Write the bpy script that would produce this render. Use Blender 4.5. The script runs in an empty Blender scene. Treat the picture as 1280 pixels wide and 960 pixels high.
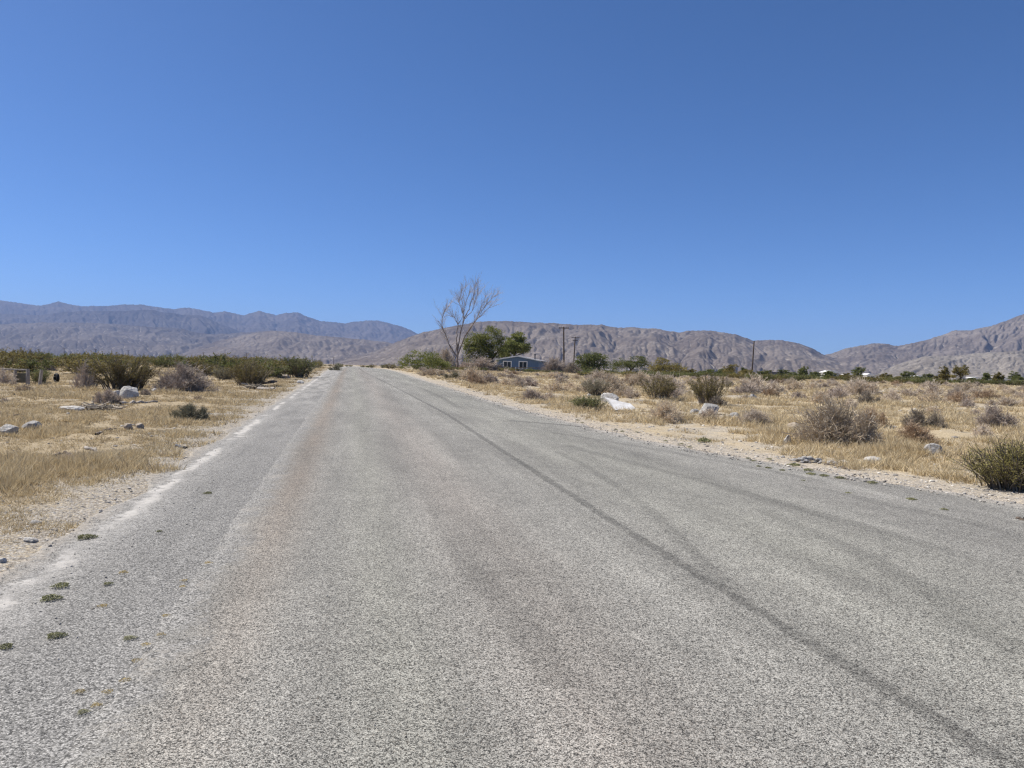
import bpy, math, random
import numpy as np
from mathutils import Vector, Matrix, Euler

SC = bpy.context.scene
COL = SC.collection
rng = np.random.default_rng(11)
R = math.radians

# ------------------------------------------------------------------ camera
FPX = 960.0                       # focal length in pixels of a 1280 px wide picture
ROLL, PITCH, EYE = R(1.5), math.atan(17/960.), 1.6
cF = np.array([0, math.cos(PITCH), -math.sin(PITCH)])
_U = np.array([0, math.sin(PITCH), math.cos(PITCH)]); _R = np.array([1., 0, 0])
cU = math.cos(ROLL)*_U - math.sin(ROLL)*_R
cR = math.cos(ROLL)*_R + math.sin(ROLL)*_U

cam = bpy.data.cameras.new('camera')
cam.sensor_fit = 'HORIZONTAL'; cam.sensor_width = 36.0
cam.lens = 36.0*FPX/1280.0
cam.clip_start = 0.05; cam.clip_end = 60000
cam_o = bpy.data.objects.new('camera', cam); COL.objects.link(cam_o)
M = Matrix(((cR[0], cU[0], -cF[0]), (cR[1], cU[1], -cF[1]), (cR[2], cU[2], -cF[2])))
cam_o.matrix_world = Matrix.Translation((0, 0, EYE)) @ M.to_4x4()
SC.camera = cam_o

# ------------------------------------------------------------------ ground shape
def gz(y):
    """height of the land along the viewing direction: gentle rise, crest near 110 m, slow rise to the hills"""
    y = np.asarray(y, float)
    s, a, b = 0.0150, 60., 115.
    t = np.clip((y-a)/(b-a), 0, 1)
    return s*(np.minimum(y, a)+(b-a)*(t-t*t/2)) + 0.0022*np.maximum(y-350, 0)

def ray(px, py):
    return cF + (px-640)/FPX*cR + (480-py)/FPX*cU

def hit(px, py):
    d = ray(px, py); t0 = 0; t = 1.0
    while t < 4000:
        if EYE+d[2]*t < gz(d[1]*t):
            break
        t0 = t; t *= 1.02
    for _ in range(40):
        m = (t0+t)/2
        if EYE+d[2]*m < gz(d[1]*m): t = m
        else: t0 = m
    return np.array([d[0]*t, d[1]*t, float(gz(d[1]*t))])

def hor(px):
    return 463 + (px-640)*math.tan(ROLL)

def at(px, Y):
    """ground point at depth Y in the direction of picture column px (at eye level)"""
    d = ray(px, hor(px)); k = Y/d[1]
    return np.array([d[0]*k, Y, float(gz(Y))])

RD = np.array([math.sin(math.atan(-202/960.)), math.cos(math.atan(-202/960.))])   # road direction
RN = np.array([RD[1], -RD[0]])
def lat_along(x, y): return x*RN[0]+y*RN[1], x*RD[0]+y*RD[1]
def from_road(la, al): return la*RN[0]+al*RD[0], la*RN[1]+al*RD[1]
_re_a = [-60, -20, 0, 3, 5.5, 7.8, 9.5, 11.1, 13, 15, 19, 23, 32, 58, 76, 400]
_re_l = [12, 11, 10, 9.2, 8.5, 8.0, 7.4, 6.9, 6.35, 5.9, 5.65, 5.4, 5.1, 4.85, 4.7, 4.7]
def right_edge(al): return np.interp(al, _re_a, _re_l)
LEFT_EDGE = -1.07

# ------------------------------------------------------------------ noise
def _perm(seed):
    p = np.random.default_rng(seed).permutation(256); return np.concatenate([p, p, p])
def perlin(x, y, seed=0):
    p = _perm(seed)
    x = np.asarray(x, float); y = np.asarray(y, float)
    xi = np.floor(x).astype(int); yi = np.floor(y).astype(int)
    xf = x-xi; yf = y-yi; xi &= 255; yi &= 255
    g = 2*math.pi*np.arange(256)/256.; gx = np.cos(g); gy = np.sin(g)
    def gr(ix, iy, fx, fy):
        h = p[p[ix & 255]+(iy & 255)]; return gx[h]*fx+gy[h]*fy
    u = xf*xf*xf*(xf*(xf*6-15)+10); v = yf*yf*yf*(yf*(yf*6-15)+10)
    a = gr(xi, yi, xf, yf); b = gr(xi+1, yi, xf-1, yf)
    c = gr(xi, yi+1, xf, yf-1); d = gr(xi+1, yi+1, xf-1, yf-1)
    return ((a+(b-a)*u)+((c+(d-c)*u)-(a+(b-a)*u))*v)*1.5
def fbm(x, y, o=4, seed=0, gain=0.5):
    s = 0; a = 1.0
    for k in range(o):
        s = s+a*perlin(x*2**k, y*2**k, seed+k); a *= gain
    return s
def sstep(a, b, x):
    t = np.clip((x-a)/(b-a), 0, 1); return t*t*(3-2*t)

# ------------------------------------------------------------------ mesh helpers
def make_mesh(name, V, F, mats=(), mi=None, smooth=False, attrs=None):
    """F: list of index arrays (n,k) (k = 3 or 4)"""
    me = bpy.data.meshes.new(name)
    V = np.asarray(V, np.float32)
    F = [np.asarray(f, np.int32) for f in F if len(f)]
    nl = sum(f.size for f in F); nf = sum(len(f) for f in F)
    me.vertices.add(len(V)); me.vertices.foreach_set('co', V.ravel())
    me.loops.add(nl); me.loops.foreach_set('vertex_index', np.concatenate([f.ravel() for f in F]))
    tot = np.concatenate([np.full(len(f), f.shape[1], np.int32) for f in F])
    st = np.concatenate([[0], np.cumsum(tot)[:-1]]).astype(np.int32)
    me.polygons.add(nf); me.polygons.foreach_set('loop_start', st); me.polygons.foreach_set('loop_total', tot)
    if mi is not None: me.polygons.foreach_set('material_index', np.asarray(mi, np.int32))
    me.polygons.foreach_set('use_smooth', np.full(nf, smooth))
    for m in mats: me.materials.append(m)
    for k, a in (attrs or {}).items():
        at_ = me.attributes.new(k, 'FLOAT', 'POINT'); at_.data.foreach_set('value', np.asarray(a, np.float32))
    me.update(calc_edges=True); me.validate()
    return me

def link(name, me, parent=None, loc=None, **kw):
    o = bpy.data.objects.new(name, me); COL.objects.link(o)
    if parent is not None: o.parent = parent
    if loc is not None: o.location = [float(c) for c in loc]
    for k, v in kw.items():
        if v: o[k] = v
    return o
def empty(name, loc, label, cat, group=None, rz=0.0):
    o = link(name, None, None, loc, label=label, category=cat, group=group)
    o.rotation_euler = (0, 0, rz); o.empty_display_size = 0.2
    return o

class Geo:
    """collects vertices and faces of several shapes for ONE part"""
    def __init__(s): s.V = []; s.F = {3: [], 4: []}; s.T = []; s.n = 0
    def add(s, V, F, tint=0.5):
        V = np.asarray(V, float).reshape(-1, 3)
        for f in F:
            f = np.asarray(f, int)
            if len(f): s.F[f.shape[1]].append(f+s.n)
        s.V.append(V); s.T.append(np.broadcast_to(np.asarray(tint, float), (len(V),)).copy()); s.n += len(V)
        return s
    def tubes(s, P, W, sides=3, tint=0.5):
        """P (n,m,3) polylines, W (n,m) or (m,) radii"""
        P = np.asarray(P, float); n, m = P.shape[:2]
        W = np.broadcast_to(np.asarray(W, float), (n, m))
        T = np.gradient(P, axis=1); T /= np.linalg.norm(T, axis=2, keepdims=True)+1e-9
        ref = np.where(np.abs(T[..., 2:3]) > 0.9, np.array([1., 0, 0]), np.array([0, 0, 1.]))
        A = np.cross(T, ref); A /= np.linalg.norm(A, axis=2, keepdims=True)+1e-9
        B = np.cross(T, A)
        ang = 2*np.pi*np.arange(sides)/sides
        V = P[:, :, None]+W[:, :, None, None]*(np.cos(ang)[None, None, :, None]*A[:, :, None]+np.sin(ang)[None, None, :, None]*B[:, :, None])
        i = np.arange(n)[:, None, None]; j = np.arange(m-1)[None, :, None]; k = np.arange(sides)[None, None, :]
        b = i*m*sides; k2 = (k+1) % sides
        Q = np.stack([b+j*sides+k, b+(j+1)*sides+k, b+(j+1)*sides+k2, b+j*sides+k2], -1).reshape(-1, 4)
        t = np.broadcast_to(np.asarray(tint, float), (n,)) if np.ndim(tint) else np.full(n, tint)
        return s.add(V.reshape(-1, 3), [Q], np.repeat(t, m*sides))
    def leaves(s, C, L, Wd, seed=0, up=0.0, tint=None, D=None):
        """n pointed quads at C with random directions; up adds an upward bias"""
        r = np.random.default_rng(seed); n = len(C)
        if D is None: D = r.normal(size=(n, 3))
        D = D+np.array([0, 0, up]); D /= np.linalg.norm(D, axis=1, keepdims=True)
        S = np.cross(D, r.normal(size=(n, 3))); S /= np.linalg.norm(S, axis=1, keepdims=True)+1e-9
        L = np.broadcast_to(L, (n,))*(0.6+0.8*r.random(n)); Wd = np.broadcast_to(Wd, (n,))*(0.6+0.8*r.random(n))
        a = C-D*L[:, None]*.5; b = C+S*Wd[:, None]*.5+D*L[:, None]*.05; c = C+D*L[:, None]*.5; d = C-S*Wd[:, None]*.5+D*L[:, None]*.05
        V = np.stack([a, b, c, d], 1).reshape(-1, 3)
        t = r.random(n) if tint is None else tint
        return s.add(V, [np.arange(4*n).reshape(n, 4)], np.repeat(t, 4))
    def box(s, c, d, rot=None, tint=0.5):
        X = np.array([[x, y, z] for x in (-.5, .5) for y in (-.5, .5) for z in (-.5, .5)])*np.asarray(d, float)
        if rot is not None: X = X @ np.array(Euler(rot).to_matrix()).T
        return s.add(X+np.asarray(c, float), [[[0, 1, 3, 2], [4, 6, 7, 5], [0, 4, 5, 1], [2, 3, 7, 6], [0, 2, 6, 4], [1, 5, 7, 3]]], tint)
    def prism(s, poly, y0, y1, tint=0.5):
        """polygon in x,z extruded along y (convex, fan triangulated)"""
        n = len(poly); P = np.array(poly, float)
        a = np.stack([P[:, 0], np.full(n, y0), P[:, 1]], 1); b = np.stack([P[:, 0], np.full(n, y1), P[:, 1]], 1)
        tri = np.array([[0, i, i+1] for i in range(1, n-1)])
        q = np.array([[i, (i+1) % n, n+(i+1) % n, n+i] for i in range(n)])
        return s.add(np.concatenate([a, b]), [tri, tri[:, ::-1]+n, q[:, ::-1]], tint)
    def mesh(s, name, mat, smooth=False):
        F = [np.concatenate(s.F[k]) for k in (3, 4) if s.F[k]]
        return make_mesh(name, np.concatenate(s.V), F, [mat], None, smooth, {'tint': np.concatenate(s.T)})

# ------------------------------------------------------------------ material helper
class NT:
    def __init__(s, name, rough=0.9, spec=0.15):
        s.m = bpy.data.materials.new(name); s.m.use_nodes = True
        s.t = s.m.node_tree; s.b = s.t.nodes['Principled BSDF']
        s.b.inputs['Roughness'].default_value = rough
        s.b.inputs['Specular IOR Level'].default_value = spec
    def n(s, typ, **kw):
        nd = s.t.nodes.new(typ)
        for k, v in kw.items(): setattr(nd, k, v)
        return nd
    def put(s, sock, v):
        if isinstance(v, bpy.types.NodeSocket): s.t.links.new(v, sock)
        elif v is not None:
            if hasattr(sock.default_value, '__len__'):
                v = tuple(v)
                if len(sock.default_value) == 4 and len(v) == 3: v = v+(1,)
            sock.default_value = v
    def attr(s, name, out='Fac'): return s.n('ShaderNodeAttribute', attribute_name=name).outputs[out]
    def pos(s): return s.n('ShaderNodeNewGeometry').outputs['Position']
    def obj(s): return s.n('ShaderNodeTexCoord').outputs['Object']
    def orand(s): return s.n('ShaderNodeObjectInfo').outputs['Random']
    def math(s, op, a, b=None, c=None, clamp=False):
        nd = s.n('ShaderNodeMath', operation=op, use_clamp=clamp)
        for i, v in enumerate((a, b, c)):
            if v is not None: s.put(nd.inputs[i], v)
        return nd.outputs[0]
    def vmul(s, v, k):
        nd = s.n('ShaderNodeVectorMath', operation='MULTIPLY'); s.put(nd.inputs[0], v); s.put(nd.inputs[1], k); return nd.outputs[0]
    def comb(s, x, y, z=0.0):
        nd = s.n('ShaderNodeCombineXYZ')
        for i, v in enumerate((x, y, z)): s.put(nd.inputs[i], v)
        return nd.outputs[0]
    def noise(s, vec, scale, detail=4, rough=0.55, dist=0.0, out='Fac'):
        nd = s.n('ShaderNodeTexNoise'); s.put(nd.inputs['Vector'], vec)
        nd.inputs['Scale'].default_value = scale; nd.inputs['Detail'].default_value = detail
        nd.inputs['Roughness'].default_value = rough; nd.inputs['Distortion'].default_value = dist
        return nd.outputs[out]
    def vor(s, vec, scale, feature='F1', rnd=1.0):
        nd = s.n('ShaderNodeTexVoronoi', feature=feature); s.put(nd.inputs['Vector'], vec)
        nd.inputs['Scale'].default_value = scale; nd.inputs['Randomness'].default_value = rnd
        return nd
    def mr(s, v, a, b, c=0.0, d=1.0, smooth=False):
        nd = s.n('ShaderNodeMapRange', interpolation_type='SMOOTHSTEP' if smooth else 'LINEAR')
        for i, x in enumerate((v, a, b, c, d)): s.put(nd.inputs[i], x)
        return nd.outputs[0]
    def mix(s, f, a, b, mode='MIX'):
        nd = s.n('ShaderNodeMix', data_type='RGBA', blend_type=mode)
        s.put(nd.inputs[0], f); s.put(nd.inputs[6], a); s.put(nd.inputs[7], b); return nd.outputs[2]
    def scale(s, c, k):
        nd = s.n('ShaderNodeVectorMath', operation='SCALE'); s.put(nd.inputs[0], c); s.put(nd.inputs[3], k); return nd.outputs[0]
    def bump(s, h, strength, dist):
        nd = s.n('ShaderNodeBump'); nd.inputs['Strength'].default_value = strength; nd.inputs['Distance'].default_value = dist
        s.put(nd.inputs['Height'], h); s.put(s.b.inputs['Normal'], nd.outputs[0])
    def col(s, c): s.put(s.b.inputs['Base Color'], c); return s.m

def leafy(name, c1, c2, c3, trans=0.25, rough=0.7):
    """three tones spread leaf by leaf, and a little from one plant to the next"""
    s = NT(name, rough, 0.2)
    t = s.attr('tint')
    c = s.mix(s.mr(t, 0.0, 0.6), c1, c2); c = s.mix(s.mr(t, 0.6, 1.0), c, c3)
    c = s.scale(c, s.mr(s.orand(), 0, 1, 0.82, 1.18))
    s.col(c)
    if trans:
        tr = s.n('ShaderNodeBsdfTranslucent'); s.put(tr.inputs[0], c)
        mx = s.n('ShaderNodeMixShader'); mx.inputs[0].default_value = trans
        s.t.links.new(s.b.outputs[0], mx.inputs[1]); s.t.links.new(tr.outputs[0], mx.inputs[2])
        s.t.links.new(mx.outputs[0], s.t.nodes['Material Output'].inputs[0])
    return s.m

def plain(name, c, var=0.15, scale=3.0, rough=0.8, c2=None, spec=0.2, fine=40):
    s = NT(name, rough, spec); p = s.obj()
    n1 = s.noise(p, scale, 5, 0.6); n2 = s.noise(p, fine, 3, 0.6)
    cc = s.mix(s.mr(n1, 0.35, 0.7), c, c2) if c2 else c
    if not c2:
        rgb = s.n('ShaderNodeRGB'); rgb.outputs[0].default_value = tuple(c)+(1,); cc = rgb.outputs[0]
    cc = s.scale(cc, s.mr(n2, 0.3, 0.7, 1-var, 1+var))
    s.bump(n2, 0.3, 0.01)
    return (s.col(cc))

# ------------------------------------------------------------------ light, sky, view
SUN_AZ, SUN_EL = -72.0, 52.0          # degrees from the viewing direction (negative = left), above the horizon
w = bpy.data.worlds.new('World'); SC.world = w; w.use_nodes = True
wt = w.node_tree; bg = wt.nodes['Background']
sky = wt.nodes.new('ShaderNodeTexSky'); sky.sky_type = 'NISHITA'; sky.sun_disc = False
sky.sun_elevation = R(SUN_EL); sky.sun_rotation = R(SUN_AZ); sky.altitude = 400
sky.air_density = 0.58; sky.dust_density = 0.65; sky.ozone_density = 10.0
hs = wt.nodes.new('ShaderNodeHueSaturation'); hs.inputs['Saturation'].default_value = 1.08
wt.links.new(sky.outputs[0], hs.inputs['Color']); wt.links.new(hs.outputs[0], bg.inputs[0]); bg.inputs[1].default_value = 0.098
sl = bpy.data.lights.new('sun', 'SUN'); sl.energy = 5.0; sl.angle = R(0.53); sl.color = (1.0, 0.95, 0.87)
so = bpy.data.objects.new('sun', sl); COL.objects.link(so)
sd = Vector((math.sin(R(SUN_AZ))*math.cos(R(SUN_EL)), math.cos(R(SUN_AZ))*math.cos(R(SUN_EL)), math.sin(R(SUN_EL))))
so.rotation_euler = sd.to_track_quat('Z', 'Y').to_euler(); so.location = (-30, -10, 60)
vs = SC.view_settings; vs.view_transform = 'Standard'; vs.look = 'None'; vs.exposure = 0.5; vs.gamma = 1.0
vs.use_curve_mapping = False
SC.cycles.use_denoising = True; SC.cycles.denoising_prefilter = 'NONE'; SC.cycles.pixel_filter_type = 'BLACKMAN_HARRIS'; SC.cycles.filter_width = 1.3

#@@GROUND
# ------------------------------------------------------------------ ground, road, shoulder
def grid_faces(nr, nc):
    i = np.arange(nr-1)[:, None]*nc; j = np.arange(nc-1)[None, :]
    return np.stack([i+j, i+j+1, i+nc+j+1, i+nc+j], -1).reshape(-1, 4)

def bumps(x, y):
    """low mounds of the open desert, fading out towards the road"""
    la, al = lat_along(x, y)
    off = np.maximum(LEFT_EDGE-1.6-la, la-right_edge(al)-0.5)
    k = sstep(0.0, 3.0, off)
    far = 1-sstep(120, 300, y)
    return k*far*(0.09*fbm(x/3.1, y/3.1, 3, 5)+0.05*fbm(x/0.9, y/0.9, 2, 9)+0.03)

def land(x, y): return gz(y)+bumps(np.asarray(x, float), np.asarray(y, float))

ys = [-40.0]
while ys[-1] < 15500:
    y = ys[-1]; ys.append(y+max(0.22, abs(y)*0.022 if y > 0 else abs(y)*0.12))
ys = np.array(ys); us = np.sign(np.linspace(-1, 1, 301))*np.abs(np.linspace(-1, 1, 301))**1.25
Xg = us[None, :]*(45+1.15*np.maximum(ys, 0))[:, None]; Yg = np.broadcast_to(ys[:, None], Xg.shape)
la, al = lat_along(Xg, Yg)
inside = (la > LEFT_EDGE-1.3) & (la < right_edge(al)+0.1) & (Yg < 420)
Zg = land(Xg, Yg)-np.where(inside, 0.03, 0.0)
roadd = np.minimum(np.where(la < 2, LEFT_EDGE-la, la-right_edge(al)), 30)
side = np.where(la < 2, 0., 1.)

def ground_material():
    s = NT('desert_ground', 1.0, 0.0)
    p = s.pos(); d = s.attr('roadd'); sd_ = s.attr('side')
    n_big = s.noise(p, 0.16, 4, 0.55); n_mid = s.noise(p, 0.9, 5, 0.65); n_fine = s.noise(p, 9, 4, 0.7); n_grit = s.noise(p, 55, 3, 0.7)
    sand = s.mix(s.mr(n_mid, 0.35, 0.65), (0.34, 0.30, 0.24), (0.50, 0.455, 0.385))
    straw = s.mix(s.mr(n_fine, 0.3, 0.7), (0.27, 0.21, 0.13), (0.46, 0.375, 0.25))
    strawR = s.mix(s.mr(n_fine, 0.3, 0.7), (0.36, 0.285, 0.175), (0.56, 0.455, 0.295))
    litter = (0.20, 0.15, 0.10)
    f = s.math('ADD', s.mr(n_big, 0.3, 0.7, -0.25, 0.25), n_mid)
    c = s.mix(s.math('MULTIPLY', s.mr(f, s.mr(sd_, 0, 1, 0.27, 0.36), s.mr(sd_, 0, 1, 0.47, 0.56)), 0.88), sand, s.mix(sd_, straw, strawR))
    c = s.mix(s.math('MULTIPLY', s.mr(s.noise(p, 1.7, 5, 0.7, 0.6), 0.55, 0.7), 0.65), c, litter)
    # far off the grass closes up into a duller scrub floor
    yy = s.n('ShaderNodeSeparateXYZ'); s.put(yy.inputs[0], p)
    c = s.mix(s.mr(yy.outputs[1], 90, 400), c, s.mix(s.mr(s.noise(p, 0.02, 5, 0.6), 0.35, 0.65), (0.20, 0.165, 0.115), (0.34, 0.28, 0.21)))
    # pale gravelly verge beside the road
    v = s.vor(p, 42); g = s.mix(s.mr(v.outputs['Color'], 0.0, 1.0), (0.20, 0.185, 0.165), (0.60, 0.56, 0.50))
    g = s.scale(g, s.mr(v.outputs['Distance'], 0.25, 0.75, 1.1, 0.5))
    gs = s.mix(s.mr(n_fine, 0.40, 0.62), g, (0.50, 0.44, 0.36))
    wob = s.math('ADD', d, s.mr(n_mid, 0.2, 0.8, 0.9, -0.9))
    wob = s.math('ADD', wob, s.mr(n_fine, 0.2, 0.8, 0.45, -0.45))
    lim = s.mr(sd_, 0, 1, 2.15, 0.75)
    gl = s.mix(s.mr(n_fine, 0.50, 0.66), g, s.mix(n_grit, (0.27, 0.235, 0.185), (0.45, 0.405, 0.335)))
    c = s.mix(s.mr(s.math('SUBTRACT', wob, lim), -0.25, 0.35), s.mix(sd_, gl, gs), c)
    # straw and stalk litter lying on the soil
    lit = s.noise(s.vmul(p, (1.0, 3.0, 1.0)), 22, 4, 0.75); lit2 = s.noise(s.vmul(p, (3.0, 1.0, 1.0)), 19, 4, 0.75)
    c = s.mix(s.mr(lit, 0.52, 0.58, 0, 0.75), c, (0.16, 0.12, 0.08)); c = s.mix(s.mr(lit2, 0.54, 0.62, 0, 0.8), c, (0.60, 0.50, 0.34))
    c = s.scale(c, s.mr(n_grit, 0.3, 0.7, 0.8, 1.2))
    s.bump(s.math('ADD', s.math('MULTIPLY', n_fine, 0.6), s.math('MULTIPLY', n_grit, 0.4)), 0.7, 0.05)
    return s.col(c)
me = make_mesh('desert_ground', np.stack([Xg, Yg, Zg], -1).reshape(-1, 3), [grid_faces(*Xg.shape)], [ground_material()], None, True,
               {'roadd': roadd.ravel(), 'side': side.ravel()})
link('ground', me, kind='structure')

# polylines of the dark seams and tyre marks, in road coordinates (lateral, along)
SEAM = [(2.75, -8), (2.62, 1), (2.60, 2.8), (2.56, 4.9), (2.54, 6.4), (2.54, 11.9), (2.60, 20.8), (2.26, 36), (1.96, 46.4), (1.2, 71), (1.0, 120)]
ARC = [(2.6, 4.6), (2.8, 5.8), (3.02, 7.0), (3.22, 8.2), (3.33, 9.5), (3.45, 11.0), (3.47, 12.6)]
SKIDS = [[(4.0, 19.0), (4.54, 18.53), (5.05, 18.15), (5.76, 17.2), (6.3, 15.6)], [(4.3, 16.0), (4.9, 14.6), (5.6, 12.6), (6.4, 9.5)],
         [(3.9, 13.5), (4.6, 9.5), (5.0, 6.5), (5.3, 4.0)], [(4.4, 7.5), (4.2, 5.5), (3.7, 3.6)], [(5.9, 9.0), (6.3, 6.6), (6.4, 5)], [(3.3, 24), (3.5, 30), (3.4, 40)], [(1.05, 3.6), (1.0, 4.6), (0.92, 5.6)]]
def dist_poly(la, al, P):
    P = np.array(P, float); best = np.full(la.shape, 1e9)
    for a, b in zip(P[:-1], P[1:]):
        dx, dy = b-a; t = np.clip(((la-a[0])*dx+(al-a[1])*dy)/(dx*dx+dy*dy), 0, 1)
        best = np.minimum(best, np.hypot(la-a[0]-t*dx, al-a[1]-t*dy))
    return best

al_r = [-30.0]
while al_r[-1] < 420: al_r.append(al_r[-1]+max(0.10, abs(al_r[-1])*0.014))
al_r = np.array(al_r); q = np.linspace(0, 1, 121)
jl = 0.035*fbm(al_r*1.3, al_r*0+3, 4, 21); jr = 0.16*fbm(al_r*0.9, al_r*0+7, 4, 22)
LA = (LEFT_EDGE+jl)[:, None]*(1-q)+(right_edge(al_r)+jr)[:, None]*q
AL = np.broadcast_to(al_r[:, None], LA.shape)
Xr, Yr = from_road(LA, AL)
crown = 0.030*np.sin(np.pi*np.clip(q, 0, 1))[None, :]**0.8
Zr = gz(Yr)+0.012+crown
Zr[:, 0] -= 0.010; Zr[:, -1] -= 0.06            # the edge runs down into the verge
def road_material():
    s = NT('chip_seal_asphalt', 0.85, 0.25)
    p = s.pos(); L = s.attr('lat'); A = s.attr('along')
    wp = s.n('ShaderNodeVectorMath', operation='MULTIPLY_ADD'); s.put(wp.inputs[0], s.noise(p, 70, 2, 0.6, out='Color')); wp.inputs[1].default_value = (0.010,)*3; s.put(wp.inputs[2], p)
    pw = wp.outputs[0]; v1 = s.vor(pw, 195); v2 = s.vor(pw, 105); ng = s.noise(p, 230, 3, 0.75)
    r1 = s.n('ShaderNodeSeparateColor'); s.put(r1.inputs[0], v1.outputs['Color'])
    r2 = s.n('ShaderNodeSeparateColor'); s.put(r2.inputs[0], v2.outputs['Color'])
    val = s.math('ADD', s.math('MULTIPLY', r1.outputs[0], 0.62), s.math('MULTIPLY', r2.outputs[0], 0.38))
    val = s.math('ADD', val, s.mr(ng, 0.3, 0.7, -0.24, 0.24))
    stone = s.mix(s.mr(val, 0.22, 0.78), (0.038, 0.037, 0.033), (0.545, 0.522, 0.462))
    stone = s.scale(stone, s.mr(v1.outputs['Distance'], 0.25, 0.7, 1.10, 0.55))
    stone = s.mix(s.mr(r1.outputs[1], 0.85, 1.0, 0, 0.4), stone, (0.34, 0.28, 0.22))
    # wear along the lanes
    st = s.comb(L, s.math('MULTIPLY', A, 0.07)); st2 = s.comb(L, s.math('MULTIPLY', A, 0.25))
    w1 = s.noise(st, 1.6, 4, 0.6); w2 = s.noise(st2, 1.1, 5, 0.6); w3 = s.noise(p, 2.6, 5, 0.65); w4 = s.noise(p, 14, 3, 0.6)
    k = s.math('MULTIPLY', s.mr(w1, 0.3, 0.7, 0.80, 1.16), s.mr(w2, 0.3, 0.7, 0.88, 1.1))
    k = s.math('MULTIPLY', k, s.mr(w3, 0.3, 0.7, 0.9, 1.08)); k = s.math('MULTIPLY', k, s.mr(w4, 0.3, 0.7, 0.93, 1.07))
    c = s.scale(stone, k)
    # reddish dust in the left wheel track, faint warm and grey-green lanes
    def band(cen, wid, amp, sc=1.0):
        e = s.math('DIVIDE', s.math('SUBTRACT', L, cen), wid); e = s.math('MULTIPLY', e, e)
        return s.math('MULTIPLY', s.math('POWER', 2.718, s.math('MULTIPLY', e, -1.0)), s.mr(w2, 0.25, 0.7, amp*0.45, amp))
    c = s.mix(s.math('MULTIPLY', band(-0.63, 0.23, 1.0), s.mr(A, 3.0, 7.5, 0.3, 1.0)), c, s.mix(1.0, c, (0.915, 0.815, 0.745), 'MULTIPLY'))
    c = s.mix(band(1.15, 0.45, 0.7), c, s.mix(1.0, c, (1.05, 0.985, 0.96), 'MULTIPLY'))
    c = s.mix(band(3.9, 1.3, 0.8), c, s.mix(1.0, c, (0.985, 1.0, 0.955), 'MULTIPLY'))
    c = s.mix(band(0.25, 0.3, 0.8), c, s.mix(1.0, c, (0.985, 1.0, 0.955), 'MULTIPLY'))
    # dark tar seam and tyre marks
    def mark(name, wid, amt):
        d = s.math('ADD', s.attr(name), s.mr(s.noise(p, 5, 4, 0.7), 0.25, 0.75, -0.035, 0.035))
        f = s.mr(d, wid*0.45, wid, 1.0, 0.0, True)
        return s.math('MULTIPLY', f, s.mr(s.noise(p, 22, 3, 0.7), 0.3, 0.65, amt*0.5, amt))
    dark = s.scale(c, 0.42)
    c = s.mix(mark('seam', 0.075, 0.8), c, dark)
    c = s.mix(mark('arc', 0.09, 0.4), c, dark)
    c = s.mix(mark('skid', 0.17, 0.85), c, dark)
    c = s.mix(mark('skid2', 0.15, 0.35), c, dark)
    # sand blown over both edges
    e = s.math('ADD', s.attr('edge'), s.mr(s.noise(p, 1.6, 5, 0.65), 0.25, 0.75, 0.45, -0.45))
    e = s.math('ADD', e, s.mr(s.noise(p, 30, 3, 0.7), 0.3, 0.7, 0.14, -0.14))
    c = s.mix(s.mr(e, -0.05, 0.42, 0.8, 0.0), c, s.mix(s.mr(val, 0.2, 0.8), (0.30, 0.27, 0.235), (0.55, 0.50, 0.43)))
    fray = s.math('ADD', s.math('SUBTRACT', L, LEFT_EDGE), s.mr(s.noise(p, 2.2, 5, 0.7), 0.25, 0.75, -0.30, 0.22)); fray = s.math('ADD', fray, s.mr(s.noise(p, 26, 3, 0.7), 0.3, 0.7, -0.12, 0.12))
    vg = s.vor(pw, 110); rg = s.n('ShaderNodeSeparateColor'); s.put(rg.inputs[0], vg.outputs['Color'])
    grav = s.scale(s.mix(s.mr(rg.outputs[0], 0.15, 0.85), (0.065, 0.063, 0.059), (0.505, 0.485, 0.445)), s.mr(vg.outputs['Distance'], 0.25, 0.7, 1.1, 0.5))
    c = s.mix(s.mr(fray, 0.0, 0.22, 0.9, 0.0), c, grav)
    h = s.math('SUBTRACT', 1.0, v1.outputs['Distance'])
    s.bump(s.math('ADD', h, s.math('MULTIPLY', val, 0.6)), 0.30, 0.006)
    return s.col(c)
sk = np.minimum.reduce([dist_poly(LA, AL, P) for P in SKIDS[:1]]); sk2 = np.minimum.reduce([dist_poly(LA, AL, P) for P in SKIDS[1:]])
edge = np.minimum((LA-LEFT_EDGE)+0.30, right_edge(AL)-LA)
me = make_mesh('road', np.stack([Xr, Yr, Zr], -1).reshape(-1, 3), [grid_faces(*LA.shape)], [road_material()], None, True,
               {'lat': LA.ravel(), 'along': AL.ravel(), 'seam': dist_poly(LA, AL, SEAM).ravel(), 'arc': dist_poly(LA, AL, ARC).ravel(),
                'skid': sk.ravel(), 'skid2': sk2.ravel(), 'edge': edge.ravel()})
link('road', me, kind='structure')

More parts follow.
